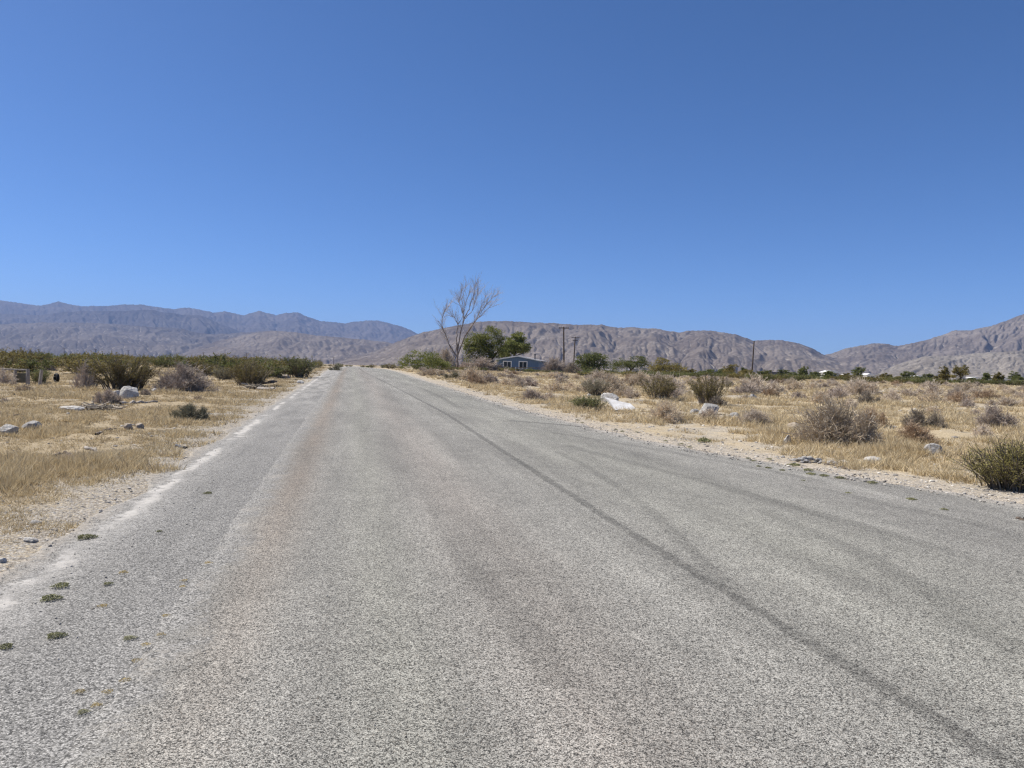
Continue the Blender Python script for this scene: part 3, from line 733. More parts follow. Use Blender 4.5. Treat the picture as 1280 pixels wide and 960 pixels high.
dead_shrub(1196, 503, 36, 18, 'tallest purple-grey dome on the right, behind the broad tan-grey one', m_purple, 3)
dead_shrub(1259, 508, 50, 12, 'long pale mound of dry twigs by the right edge of the photo', m_grey, 1, sy=0.7)
dead_shrub(965, 492, 36, 14, 'grey dome right of the tallest creosote, beyond the dry grass', m_grey, 0)
dead_shrub(934, 496, 40, 16, 'pair-topped grey shrub just right of the tallest creosote', m_purple, 1)
dead_shrub(690, 473, 30, 8, 'low straw-coloured shrub before the grey thicket beside the house', m_tan, 1)
dead_shrub(714, 487, 24, 9, 'flat tan shrub left of the dull olive-grey bush', m_tan, 0)

# ---- other dry shrubs of the open field: alike, so they share a label
GL = 'small dry grey or tan shrub, one of many dotting the golden field on the right'
r2 = np.random.default_rng(77); n_s = 0; tries = 0
while n_s < 232 and tries < 9000:
    tries += 1
    Y = 26+62*r2.random()**0.7; b = -0.15+1.0*r2.random(); x = b*Y
    la_, al_ = lat_along(x, Y)
    W = (0.55 if Y < 36 else 0.8)+(0.8 if Y < 36 else 1.5)*r2.random()**1.4
    if Y > 58: W = min(W, 1.25)
    if la_ < right_edge(al_)+2.2: continue
    if any((x-k[0])**2+(Y-k[1])**2 < (0.75*(W*0.5+k[2]))**2+0.03 for k in KEEP): continue
    KEEP.append((x, Y, W/2)); n_s += 1
    mt = [m_grey, m_tan, m_purple, m_grey, m_tan, m_tan, m_brown][r2.integers(7)]
    o = link('dead_shrub', dead_mesh(int(r2.integers(5)), mt), None, (x, Y, float(land(x, Y))-.02), label=GL, category='shrub', group='dry shrubs dotting the right field')
    turn(o, W, W*(0.62+0.35*r2.random())*(0.95 if Y < 58 else 0.75), r2.random()*6.28)
GL = 'small withered shrub, one of a scatter on the straw-covered ground left of the road'
n_s = 0
while n_s < 16:
    Y = 16+30*r2.random(); b = -0.75+0.45*r2.random(); x = b*Y; la_, al_ = lat_along(x, Y); W = 0.3+0.5*r2.random()
    if la_ > -4.5 or any((x-k[0])**2+(Y-k[1])**2 < (0.9*(W*0.5+k[2]))**2 for k in KEEP): continue
    KEEP.append((x, Y, W/2)); n_s += 1
    o = link('dead_shrub', dead_mesh(int(r2.integers(5)), [m_grey, m_tan, m_purple][r2.integers(3)]), None, (x, Y, float(land(x, Y))-.02), label=GL, category='shrub', group='withered shrubs left of the road')
    turn(o, W, W*0.75, r2.random()*6.28)

# ---- the dark belts of creosote below the hills
MASS = []
def belt(n, x0, x1, Y0, Y1, w0, w1, h0, h1, label, group, seed, mats, cond=None):
    r = np.random.default_rng(seed); c = 0
    while c < n:
        Y = Y0*(Y1/Y0)**r.random(); px = x0+(x1-x0)*r.random()
        if cond and not cond(px, Y): continue
        c += 1
        p = at(px, Y); W = w0+(w1-w0)*r.random(); Hh = h0+(h1-h0)*r.random()
        if Y > 132 and n > 100:                   # far off the bushes close into one mass
            MASS.append((p-[0, 0, .03], W, Hh, r.random()*6.28, int(r.integers(5)))); continue
        o = link('creosote_shrub', far_creo(int(r.integers(5)), mats[int(r.integers(len(mats)))]), None, p-[0, 0, .03], label=label, category='shrub', group=group)
        turn(o, W, Hh, r.random()*6.28)
la_ok = lambda px, Y: lat_along(*at(px, Y)[:2])[0] < -4.5
ra_ok = lambda px, Y: lat_along(*at(px, Y)[:2])[0] > 8.0
belt(230, -60, 400, 40, 190, 1.8, 3.4, 0.8, 1.45, 'low olive creosote bush, one of the dense dark belt behind the left field', 'creosote belt left of the road', 5, [m_olive, m_olive, m_deep],
     lambda px, Y: la_ok(px, Y) and not (165 < px < 260 and Y < 62) and not (60 < px < 100 and Y < 55) and Y > 40+0.01*px and not (px < 60 and Y < 43))
belt(230, 680, 1350, 77, 230, 2.0, 3.8, 0.68, 1.05, 'low olive creosote bush, one of the dark belt below the hills on the right', 'creosote belt right of the road', 6, [m_deep, m_olive, m_deep],
     lambda px, Y: ra_ok(px, Y))
belt(34, 520, 745, 98, 127, 1.8, 3.2, 0.5, 0.95, 'low dark scrub clump, one of a row along the fence in front of the house', 'scrub row before the blue house', 8, [m_deep, m_olive], ra_ok)
belt(18, 405, 505, 130, 420, 1.5, 3.0, 0.5, 1.1, 'tiny dark bush, one of those where the road runs out of sight', 'bushes beyond the end of the road', 9, [m_olive, m_deep])

def scrub_mass():
    g = Geo(); var = []
    for v in range(5):
        st, fo = creosote_geo(760+v, 16, 900, .075, 0, 0.3); var.append((np.concatenate(fo.V), np.concatenate(fo.F[4]), np.concatenate(fo.T)))
    for p, W, Hh, a, v in MASS:
        V, F, T = var[v]; c_, s_ = math.cos(a), math.sin(a)
        g.add(np.stack([(V[:, 0]*c_-V[:, 1]*s_)*W, (V[:, 0]*s_+V[:, 1]*c_)*W, V[:, 2]*Hh], 1)+p, [F], T)
    link('distant_scrub', g.mesh('distant_scrub', m_deep), kind='stuff')
scrub_mass()
# ------------------------------------------------------------------ trees
def limb(pts, w0, w1, n=10, seed=0, wob=0.03):
    P = np.array(pts, float); s = np.r_[0, np.cumsum(np.linalg.norm(np.diff(P, axis=0), axis=1))]; t = np.linspace(0, s[-1], n)
    Q = np.stack([np.interp(t, s, P[:, k]) for k in range(3)], 1)
    Q[1:] += np.random.default_rng(seed).normal(0, wob, Q[1:].shape)
    return Q, np.linspace(w0, w1, n)

def crown_geo(clumps, n, leaf, seed, up=0.0, n_sub=48, sp=0.17):
    """clumps: (x, z, rx, rz[, y, ry]) in metres, leaf tufts gathered round scattered sub-centres"""
    r = np.random.default_rng(seed); g = Geo(); vol = np.array([c[2]*c[3] for c in clumps]); vol = vol/vol.sum()
    for c, v in zip(clumps, vol):
        y0 = c[4] if len(c) > 4 else 0; ry = c[5] if len(c) > 5 else c[2]*0.9
        S = unit(r.normal(size=(n_sub, 3)))*(r.random((n_sub, 1))**0.4*1.12)
        k = int(n*v); j = r.integers(0, n_sub, k)
        Q = S[j]+r.normal(0, sp, (k, 3))*np.array([1.1, 1, .75])
        C = Q*np.array([c[2], ry, c[3]])+np.array([c[0], y0, c[1]])
        t = np.clip(r.random(n_sub)[j]*.5+r.random(k)*.5, 0, 1)
        g.leaves(C, leaf, leaf*0.5, seed+3, up, t)
    return g

def tree(name, label, px, Y, clumps, limbs, mat, n, leaf, seed, cat='tree', bark=None, group=None, sub=48):
    p = at(px, Y); o = empty(name, p-[0, 0, .05], label, cat, group)
    tg = Geo()
    for i, (pts, w0, w1) in enumerate(limbs):
        Q, W = limb([(a, (b if len(q_) > 2 else 0), q_[-1]) for q_ in pts for a, b in [(q_[0], q_[1])]], w0, w1, 9, seed+i, 0.04)
        tg.tubes(Q[None], W, 6)
    link('trunk', tg.mesh('trunk', bark or m_bark, True), o)
    link('crown', crown_geo(clumps, n, leaf, seed, n_sub=sub).mesh('crown', mat), o)
    return o

# bleached dead tree: limbs drawn in metres from the foot (x right, z up), twigs grown on them
def dead_tree(px, Y):
    p = at(px, Y); k = Y/FPX
    def z4(x, y): return ((x/5.818+520-571.5)*k, (463.5-(y/5.818+340))*k)     # position on the enlargement of the photograph -> metres from the foot
    o = empty('dead_tree', p, 'tall leafless dead tree with bleached branches left of the green trees by the house', 'tree')
    r = np.random.default_rng(5)
    L = [([(300, 715), (300, 640), (297, 580), (292, 520)], .36, .24, 0, 0), ([(297, 620), (270, 580), (238, 535), (205, 445), (168, 392), (150, 358)], .20, .05, -.8, .9),
         ([(188, 415), (180, 350), (186, 310), (210, 258)], .09, .03, -.6, 1.0), ([(292, 540), (288, 450), (296, 385), (270, 330), (240, 318)], .17, .04, .5, .6),
         ([(298, 580), (318, 430), (335, 350), (328, 262), (318, 195), (345, 82)], .20, .03, .2, 1.3), ([(334, 350), (378, 255), (398, 172), (420, 62)], .12, .03, .6, 1.6),
         ([(336, 345), (400, 282), (430, 182), (442, 128)], .11, .03, -.4, -1.0), ([(303, 600), (350, 468), (400, 388), (448, 330), (520, 262), (590, 235)], .18, .03, -.6, -1.6),
         ([(448, 330), (480, 252), (540, 182), (590, 150)], .09, .025, .5, .9), ([(350, 470), (430, 345), (470, 230), (500, 150)], .10, .025, -.7, 1.2),
         ([(328, 300), (300, 205), (330, 120)], .07, .025, .3, -.8), ([(262, 565), (240, 545), (266, 592)], .10, .06, -.5, -.4),
         ([(296, 385), (330, 320), (345, 230), (380, 120)], .09, .03, .8, .9), ([(300, 640), (350, 620), (400, 640)], .08, .03, -.9, -.6)]
    tr = Geo(); tw = Geo()
    for i, (pts, w0, w1, y0, y1) in enumerate(L):
        P = [(z4(a, b)[0], 0, z4(a, b)[1]) for a, b in pts]; n = len(P)
        P = [(q_[0], (y0 if j else 0)*j/(n-1)*0.5+(y1*j/(n-1)), q_[2]) for j, q_ in enumerate(P)]
        Q, W = limb(P, w0, w1, 14, i, 0.035); tr.tubes(Q[None], W*0.62, 6)
        if i in (0, 11): continue
        m = 19 if i not in (13,) else 8
        for gen in range(m):
            a = 4+int(r.integers(9)); B = Q[a]; D = unit(unit(Q[min(a+1, 13)]-Q[a-1])*0.9+r.normal(0, .42, 3)+[0, 0, .25]); ln = 0.7+1.5*r.random()
            s = np.linspace(0, 1, 5); C = B+D*(ln*s)[:, None]+r.normal(0, .05, (5, 3))*s[:, None]
            tw.tubes(C[None], 0.026*(1-0.7*s), 3, r.random())
            for h in range(7):
                e = C[int(r.integers(1, 5))]; D2 = unit(D*0.8+r.normal(0, .45, 3)+[0, 0, .2]); s2 = np.linspace(0, 1, 4)
                C2 = e+D2*((0.35+0.8*r.random())*s2)[:, None]+r.normal(0, .03, (4, 3))*s2[:, None]
                tw.tubes(C2[None], 0.010*(1-0.5*s2), 3, r.random())
    link('trunk', tr.mesh('trunk', m_dead, True), o); link('crown', tw.mesh('crown', m_twig), o)
dead_tree(571.5, 118)

def zt(x, y, px, foot, k): return ((x/5.818+520-px)*k, (foot-(y/5.818+340))*k)
def clz(L, px, foot, k): return [(*zt(a, b, px, foot, k), rx/5.818*k, rz/5.818*k) for a, b, rx, rz in L]
def lmz(L, px, foot, k): return [([zt(a, b, px, foot, k) for a, b in pts], w0, w1) for pts, w0, w1 in L]
k = 125/FPX
tree('mesquite_tree', 'largest green tree, rounded and dense, just left of the blue house', 610, 125,
     clz([(430, 500, 80, 58), (535, 470, 84, 62), (540, 412, 30, 26), (400, 590, 62, 62), (480, 580, 78, 60), (585, 560, 66, 60), (368, 545, 40, 52), (600, 505, 50, 48), (430, 655, 80, 42), (540, 640, 70, 50), (470, 530, 90, 60)], 610, 465, k),
     lmz([([(545, 725), (555, 670), (535, 590), (505, 520)], .38, .12), ([(545, 640), (590, 580), (620, 520)], .2, .07), ([(535, 600), (470, 540), (430, 500)], .2, .07), ([(540, 690), (470, 665), (380, 630), (360, 590)], .22, .07)], 610, 465, k),
     m_mesq, 15000, 0.22, 11)
k = 168/FPX
tree('mesquite_tree', 'green tree with a spreading crown behind the blue house roof', 645, 168,
     clz([(715, 505, 66, 52), (745, 545, 74, 46), (668, 560, 54, 46), (795, 545, 30, 26), (738, 462, 36, 24), (650, 600, 50, 36)], 645, 465, k),
     lmz([([(690, 725), (700, 640), (730, 570), (735, 510)], .32, .1), ([(700, 640), (640, 600), (610, 590)], .16, .06), ([(705, 620), (770, 590), (800, 560)], .16, .06)], 645, 465, k),
     m_mesq, 11000, 0.33, 12)
k = 108/FPX
def px_clumps(L, px, foot, k): return [((a-px)*k, (foot-b)*k, rx*k, rz*k) for a, b, rx, rz in L]
def px_limbs(L, px, foot, k): return [([((a-px)*k, (foot-b)*k) for a, b in pts], w0, w1) for pts, w0, w1 in L]
tree('green_thicket', 'wide dome-shaped green thicket at the far right roadside left of the dead tree', 528, 108,
     px_clumps([(528, 449, 20, 10), (512, 453, 13, 8), (546, 453, 14, 9), (530, 457, 27, 7), (505, 458, 8, 5), (556, 459, 9, 5)], 528, 465, k),
     px_limbs([([(526, 466), (520, 455), (512, 447)], .09, .03), ([(530, 466), (533, 452), (536, 443)], .09, .03), ([(532, 466), (545, 456), (553, 450)], .08, .03)], 528, 465, k), m_mesq, 8500, 0.17, 13, 'thicket', sub=22)
dead_shrub(556, 466, 36, 26, 'bare grey thicket between the dome-shaped green thicket and the dead tree', m_grey, 2, True, dep=122)
dead_shrub(602, 468, 60, 16, 'bare brownish thicket under the largest green tree', m_purple, 0, True, dep=122)
dead_shrub(692, 470, 42, 19, 'tall grey leafless thicket right of the blue house', m_purple, 2, True, dep=112)
dead_shrub(714, 469, 26, 14, 'dark grey leafless thicket at the foot of the two crossarm poles', m_dark, 1, True, dep=108)
k = 190/FPX
tree('dark_tree', 'dense dark green tree standing right of the two crossarm poles', 740, 190,
     px_clumps([(732, 451, 12, 8), (748, 451, 12, 8.5), (740, 447, 11, 6), (742, 458, 17, 6), (724, 456, 6, 6)], 740, 467, k),
     px_limbs([([(737, 468), (738, 458), (732, 450)], .3, .1), ([(738, 460), (746, 452)], .2, .08)], 740, 467, k), m_deep, 7500, 0.34, 14)
k = 150/FPX
tree('dark_tree', 'loose green tree with a forked dark trunk right of the dense dark one', 788, 150,
     px_clumps([(797, 450, 11, 5), (780, 455, 14, 6), (803, 456, 8, 5), (770, 459, 8, 5), (790, 457, 13, 5)], 788, 470, k),
     px_limbs([([(787, 471), (788, 463), (782, 455)], .2, .06), ([(788, 465), (795, 456), (800, 450)], .16, .05)], 788, 470, k), m_deep, 4200, 0.24, 15)
k = 120/FPX
tree('broad_bush', 'broad olive-green bush rising behind the open creosote', 832, 120,
     px_clumps([(830, 458, 14, 7), (846, 461, 12, 6), (818, 462, 8, 6), (836, 465, 22, 5), (825, 452, 6, 4)], 832, 472, k),
     px_limbs([([(830, 473), (828, 462), (826, 454)], .09, .03), ([(834, 473), (844, 464), (850, 458)], .08, .03)], 832, 472, k), m_olive, 5200, 0.19, 16, 'bush')
FT = [(1073, 260, 10, 9.5, 'dark_tree', 'small round dark tree beside the white roofs on the right', m_deep, 9),
      (1133, 240, 12, 7.5, 'dark_tree', 'green roundish tree right of the white roofs', m_deep, 10),
      (1161, 250, 9, 6, 'dark_tree', 'small dark green tree between the round one and the feathery bushes', m_deep, 12),
      (1181, 130, 10, 11, 'feathery_bush', 'feathery tall olive bush left of its taller twin on the far right', m_olive, 3),
      (1200, 128, 12, 12.5, 'feathery_bush', 'tallest feathery olive bush of the far right skyline', m_olive, 3),
      (1233, 170, 7, 8, 'dark_tree', 'narrow dark tree standing alone near the right edge', m_deep, 6),
      (990, 230, 10, 5, 'dark_tree', 'low dark tree cluster right of the lone leaning pole', m_deep, 7), (1018, 240, 11, 5.5, 'dark_tree', 'low dark tree cluster left of the sloping white roof', m_deep, 8),
      (1275, 200, 11, 6, 'dark_tree', 'low dark tree at the very right edge of the photo', m_deep, 8), (935, 160, 12, 6.5, 'broad_bush', 'olive bush at the foot of the lone leaning pole', m_olive, 4),
      (912, 150, 13, 9, 'feathery_bush', 'feathery brown-tipped bush between the tallest creosote and the lone pole', m_olive, 3),
      (107, 300, 4, 5, 'dark_tree', 'taller of two small tufted trees on the left skyline', m_deep, 4), (119, 310, 5, 3.5, 'dark_tree', 'lower of two small tufted trees on the left skyline', m_deep, 4)]
CL = 'ragged dark bush standing above the long green belt below the right hills'
r4 = np.random.default_rng(91)
for px in (858, 879, 902, 928, 952, 975, 1005, 1030, 1054, 1101, 1118, 1146, 1172, 1212, 1246, 1264):
    FT.append((px+6*r4.random(), 110+110*r4.random(), 5+6*r4.random(), 4+5*r4.random()**1.5, 'ragged_bush', CL, m_deep if r4.random() < .6 else m_olive, 0))
for i, (px, Y, rx, rz, nm, lb, mt, cz) in enumerate(FT):
    k = Y/FPX; f = hor(px)+0.29/k
    r3 = np.random.default_rng(40+i); top = f-2*rz-0.5
    cl = [(px+(r3.random()-.5)*rx*1.1, f-rz*(0.75+0.75*r3.random()), rx*(0.38+.2*r3.random()), rz*(.36+.2*r3.random())) for _ in range(6)]+[(px, f-rz*0.75, rx*.75, rz*.45)]
    tree(nm, lb, px, Y, px_clumps(cl, px, f, k), px_limbs([([(px, f+.2), (px+1, f-rz*.7), (px-rx*.3, f-rz*1.3)], .16, .05), ([(px, f-rz*.4), (px+rx*.4, f-rz*1.2)], .1, .04)], px, f, k),
         mt, 2600, 0.13*k/0.13+0.06, 60+i, 'tree' if nm == 'dark_tree' else 'bush', sub=9, group='ragged bushes above the right belt' if lb == CL else None)

#@@THINGS
# ------------------------------------------------------------------ house, sheds, poles
m_siding = None
def siding_material():
    s = NT('blue_grey_siding', 0.6, 0.3); p = s.obj()
    sp = s.n('ShaderNodeSeparateXYZ'); s.put(sp.inputs[0], p)
    n = s.noise(p, 1.5, 4, 0.6); gr = s.math('FRACT', s.math('MULTIPLY', sp.outputs[0], 2.5))
    c = s.mix(s.mr(n, 0.3, 0.7), (0.085, 0.135, 0.215), (0.11, 0.17, 0.255))
    c = s.scale(c, s.mr(gr, 0.0, 0.06, 0.7, 1.0)); return s.col(c)
m_siding = siding_material()
m_white = plain('white_paint', (0.74, 0.73, 0.70), 0.06, 2, 0.6)
m_glass = NT('dark_window_glass', 0.08, 0.5).col((0.03, 0.04, 0.05))
m_shingle = plain('grey_roof_shingle', (0.30, 0.29, 0.30), 0.12, 2, 0.9, (0.40, 0.39, 0.40))
m_steel = plain('dull_dark_metal', (0.08, 0.08, 0.085), 0.15, 4, 0.5)
m_wood = plain('weathered_pole_wood', (0.055, 0.042, 0.034), 0.25, 2, 0.9, (0.11, 0.085, 0.07))
m_grayw = plain('weathered_grey_wood', (0.27, 0.235, 0.20), 0.2, 6, 0.9, (0.42, 0.38, 0.33))
m_dkwood = plain('dark_dead_wood', (0.085, 0.065, 0.05), 0.25, 8, 0.9, (0.20, 0.16, 0.125))
m_tan_wall = plain('tan_trailer_wall', (0.36, 0.35, 0.33), 0.08, 1, 0.7)
m_blue_wall = plain('slate_blue_wall', (0.09, 0.11, 0.16), 0.1, 1, 0.7)
m_rubber = plain('black_rubber', (0.012, 0.012, 0.013), 0.2, 6, 0.7)
m_greenpan = plain('faded_green_panel', (0.15, 0.145, 0.10), 0.3, 3, 0.9, (0.27, 0.24, 0.17))

def house():
    Y = 150.; p = at(621, Y); W = 8.2; Dp = 15.0; ze, zp = 2.25, 3.0
    o = empty('blue_house', p, 'blue-grey single-storey house with a low white-edged gable roof beside the green trees', 'house', None, R(-9))
    wl = Geo(); wl.prism([(0, -.1), (W, -.1), (W, ze), (W/2, zp), (0, ze)], 0, Dp)
    wall = link('wall', wl.mesh('wall', m_siding), o)
    rf = Geo(); ov = 0.45; sl = (zp-ze)/(W/2)
    for sx in (-1, 1):
        a = np.array([W/2, zp+0.02]); b = np.array([W/2+sx*(W/2+ov), zp+0.02-sl*(W/2+ov)]); t = np.array([0, 0.14])
        poly = [a, b, b+t, a+t] if sx > 0 else [a+t, b+t, b, a]
        rf.prism([tuple(q_) for q_ in poly], -0.5, Dp+0.5)
    roof = link('roof', rf.mesh('roof', m_shingle), o)
    fg = Geo()
    for sx in (-1, 1):
        a = np.array([W/2, zp+0.0]); b = np.array([W/2+sx*(W/2+ov), zp-sl*(W/2+ov)]); t = np.array([0, 0.20])
        poly = [a, b, b+t, a+t] if sx > 0 else [a+t, b+t, b, a]
        fg.prism([tuple(q_) for q_ in poly], -0.58, -0.503)
    link('fascia', fg.mesh('fascia', m_white), roof)
    ch = Geo(); ch.tubes(np.array([[[W*0.86, 3.0, 2.4], [W*0.86, 3.0, 3.2], [W*0.86, 3.0, 3.45]]]), 0.13, 8); ch.tubes(np.array([[[W*0.86, 3.0, 3.45], [W*0.86, 3.0, 3.62]]]), 0.2, 8)
    link('flue', ch.mesh('flue', m_steel), roof)
    for x0, x1, z0, z1 in ((1.35, 2.75, 0.85, 1.95), (4.45, 5.85, 0.70, 1.98)):
        e = Geo(); t = 0.16
        e.box(((x0+x1)/2, -0.03, z1+t/2), (x1-x0+2*t, 0.07, t)); e.box(((x0+x1)/2, -0.03, z0-t/2), (x1-x0+2*t, 0.07, t))
        e.box((x0-t/2, -0.03, (z0+z1)/2), (t, 0.07, z1-z0)); e.box((x1+t/2, -0.03, (z0+z1)/2), (t, 0.07, z1-z0)); e.box(((x0+x1)/2, -0.025, (z0+z1)/2), (0.07, 0.05, z1-z0))
        wdw = link('window', e.mesh('window', m_white), o)
        g_ = Geo(); g_.box(((x0+x1)/2, -0.006, (z0+z1)/2), (x1-x0, 0.02, z1-z0)); link('pane', g_.mesh('pane', m_glass), wdw)
house()

def shed(px, Y, wpx, hm, label, wallm, roofm, pitch=0.35, rz=0.0, cat='house', name='mobile_home'):
    p = at(px, Y); W = wpx*Y/FPX; Dp = 4.5
    o = empty(name, p, label, cat, None, rz)
    g = Geo(); g.prism([(-W/2, -.1), (W/2, -.1), (W/2, hm), (-W/2, hm)], 0, Dp); link('wall', g.mesh('wall', wallm), o)
    g = Geo(); ov = .25
    g.prism([(-W/2-ov, hm+.01), (W/2+ov, hm+.01), (W/2+ov, hm+.15), (W*0.15, hm+pitch+.15), (-W*0.15, hm+pitch+.15), (-W/2-ov, hm+.15)], -ov, Dp+ov); link('roof', g.mesh('roof', roofm), o)
    for sx in (-0.28, 0.2):
        f_ = Geo(); f_.box((W*sx, -0.03, hm*0.6), (0.9, 0.06, 0.8)); w_ = link('window', f_.mesh('window', m_white), o)
        q_ = Geo(); q_.box((W*sx, -0.07, hm*0.6), (0.74, 0.03, 0.64)); link('pane', q_.mesh('pane', m_glass), w_)
shed(733, 205, 36, 1.25, 'low pale trailer half hidden under the dense dark tree', m_tan_wall, m_shingle)
shed(803, 200, 26, 1.3, 'low pale trailer half hidden behind the loose forked tree', m_tan_wall, m_shingle)
shed(865, 230, 12, 1.05, 'thin white roofline behind the tallest creosote', m_white, m_white, 0.15)
shed(966, 235, 15, 1.55, 'dark slate-blue building right of the lone leaning pole', m_blue_wall, m_steel, 0.2)
shed(1040, 255, 17, 2.30, 'small house with a sloping white roof left of the small round tree', m_tan_wall, m_white, 0.6)
shed(1066, 275, 15, 1.90, 'low white house right behind the small round dark tree', m_white, m_white, 0.2)
shed(1088, 270, 9, 1.85, 'little white house just right of the small round dark tree', m_white, m_white, 0.5)
shed(1149, 280, 11, 1.95, 'white roof between the two green trees on the right', m_white, m_white, 0.25)
shed(1221, 285, 8, 2.00, 'tiny white roof just left of the narrow dark tree', m_white, m_white, 0.2)
shed(1258, 285, 13, 1.95, 'white house nearest the right edge of the photo', m_white, m_white, 0.3)

def pole(px, Y, top, lean, label, arms=1, name='utility_pole', group=None, r0=0.25):
    p = at(px, Y); h = (hor(px)-top)*Y/FPX+EYE-p[2]
    o = empty(name, p, label, 'utility pole', group)
    tx = lean*h
    g = Geo(); t = np.linspace(0, 1, 8); P = np.stack([tx*t+0.05*np.sin(t*5), 0*t, -0.3+(h+0.3)*t], 1); g.tubes(P[None], r0*(1-0.35*t), 8)
    link('shaft', g.mesh('shaft', m_wood, True), o)
    for a in range(arms):
        z = h-0.35-0.95*a; x = tx*(z/h); half = 1.3 if a == 0 else 0.85
        c = Geo(); c.box((x, -0.19, z), (2*half, 0.14, 0.22)); arm = link('crossarm', c.mesh('crossarm', m_wood), o)
        for sx in (-.92, -.55, .55, .92):
            q_ = Geo(); q_.tubes(np.array([[[x+sx*half, -.19, z+.11], [x+sx*half, -.19, z+.20], [x+sx*half, -.19, z+.31]]]), np.array([.035, .06, .04]), 6)
            link('insulator', q_.mesh('insulator', m_steel), arm)
pole(704.5, 200, 408.5, -0.02, 'taller utility pole with a single crossarm right of the blue house', 1)
pole(716, 260, 421, 0.045, 'shorter utility pole with two crossarms just right of the taller one', 2)
pole(939, 215, 426, 0.055, 'lone leaning pole without crossarm between the two groups of hills', 0)
for px, top in ((26, 434), (48, 436), (80, 435.5), (119, 436.5), (160, 438), (254, 440.5), (308, 441), (417, 446)):
    pole(px, 650, top, 0.0, 'tiny utility pole, one of a far line in front of the left mountains', 1, 'utility_pole', 'far line of utility poles on the left', 0.26)

def rail_fence(px0, px1, Y, n, label):
    a = at(px0, Y); b = at(px1, Y+6); o = empty('rail_fence', a, label, 'fence')
    d = b-a
    for i in range(n):
        q_ = d*i/(n-1); g = Geo(); g.box((q_[0], q_[1], q_[2]+0.42), (0.12, 0.12, 1.0)); link('post', g.mesh('post', m_dkwood), o)
    for z in (0.45, 0.82):
        g = Geo(); g.tubes(np.stack([d*t+[0, -0.1, z+0.02*math.sin(9*t+z*8)] for t in np.linspace(0, 1, n)])[None], 0.05, 5); link('rail', g.mesh('rail', m_dkwood), o)
rail_fence(545, 690, 128, 9, 'low dark wooden rail fence running in front of the blue house')
o = empty('marker_post', at(644.5, 122), 'short white post in front of the blue house', 'post')
g = Geo(); g.box((0, 0, .35), (.14, .14, .8)); link('post_body', g.mesh('post_body', m_white), o); g = Geo(); g.box((0, 0, .80), (.18, .18, .08)); link('cap', g.mesh('cap', m_white), o)

def wire_fence():
    a = hit(49, 482); a[2] = land(a[0], a[1]); k = a[1]/FPX
    o = empty('board_fence', a, 'broken fence with grey posts, top rail and faded panel at the far left', 'fence')
    for x, lean, h, w in ((0, 0.09, 0.72, .075), (-14*k, -0.02, 0.74, .085), (-31*k, 0.03, 0.66, .07)):
        g = Geo(); t = np.linspace(0, 1, 4); g.tubes(np.stack([x+lean*t, 0*t, -0.1+(h+.1)*t], 1)[None], w*(1-.2*t), 6); link('post', g.mesh('post', m_grayw), o)
    g = Geo(); g.tubes(np.array([[[-14*k, 0, .70], [-25*k, .05, .69], [-50*k, .1, .70]]]), .035, 5); link('rail', g.mesh('rail', m_grayw), o)
    g = Geo(); g.box((-24*k, .12, .36), (17*k, .04, .40), (0.04, 0, 0)); link('panel', g.mesh('panel', m_greenpan), o)
wire_fence()
def tyre(px, by, label, rad=0.22):
    p = hit(px, by); p[2] = land(p[0], p[1])
    o = empty('discarded_tyre', p, label, 'tyre', None, R(-38)); g = Geo(); n = 28
    a = np.linspace(0, 2*np.pi, n+1); ring = np.stack([rad*0.74*np.cos(a), 0*a, rad+rad*0.74*np.sin(a)], 1)[None]
    g.tubes(ring, rad*0.30, 10); link('tread', g.mesh('tread', m_rubber, True), o)
    q_ = Geo(); s_ = np.stack([rad*0.5*np.cos(a), 0*a, rad+rad*0.5*np.sin(a)], 1)[None]; q_.tubes(s_, rad*.12, 8); q_.tubes(np.array([[[0, -.05, rad], [0, 0, rad], [0, .05, rad]]]), np.array([rad*.3, rad*.52, rad*.3]), 16)
    link('sidewall', q_.mesh('sidewall', m_rubber, True), o)
tyre(70.5, 479, 'upright black tyre right of the yellow-green bush')

# ------------------------------------------------------------------ rocks, boards, sticks
def rock_mat(name, dark, mid, pale):
    s = NT(name, 0.95, 0.1); p = s.obj(); n1 = s.noise(p, 3.5, 6, 0.7, 0.4); n2 = s.noise(p, 14, 5, 0.75); v = s.vor(s.vmul(p, (1.0, 1.3, 2.2)), 4.5, 'DISTANCE_TO_EDGE')
    c = s.mix(s.mr(n1, 0.35, 0.65), mid, pale); c = s.mix(s.mr(n2, 0.50, 0.62, 0, 0.65), c, dark)
    c = s.mix(s.mr(v.outputs['Distance'], 0.0, 0.035, 0.6, 0.0), c, dark)
    s.bump(s.math('ADD', s.math('MULTIPLY', n1, 0.7), s.math('MULTIPLY', n2, 0.5)), 0.9, 0.06); return s.col(c)
m_wrock = rock_mat('chalky_white_rock', (0.22, 0.20, 0.17), (0.44, 0.41, 0.365), (0.64, 0.615, 0.57))
m_grock = rock_mat('grey_granite_rock', (0.13, 0.12, 0.11), (0.31, 0.295, 0.275), (0.47, 0.45, 0.42))
m_trock = rock_mat('tan_rock', (0.18, 0.14, 0.10), (0.36, 0.295, 0.225), (0.52, 0.45, 0.36))
def ico(sub):
    import bmesh
    bm = bmesh.new(); bmesh.ops.create_icosphere(bm, subdivisions=sub, radius=1.0)
    V = np.array([v.co[:] for v in bm.verts]); F = np.array([[v.index for v in f.verts] for f in bm.faces]); bm.free(); return V, F
ICO3 = ico(4); ICO1 = ico(1)
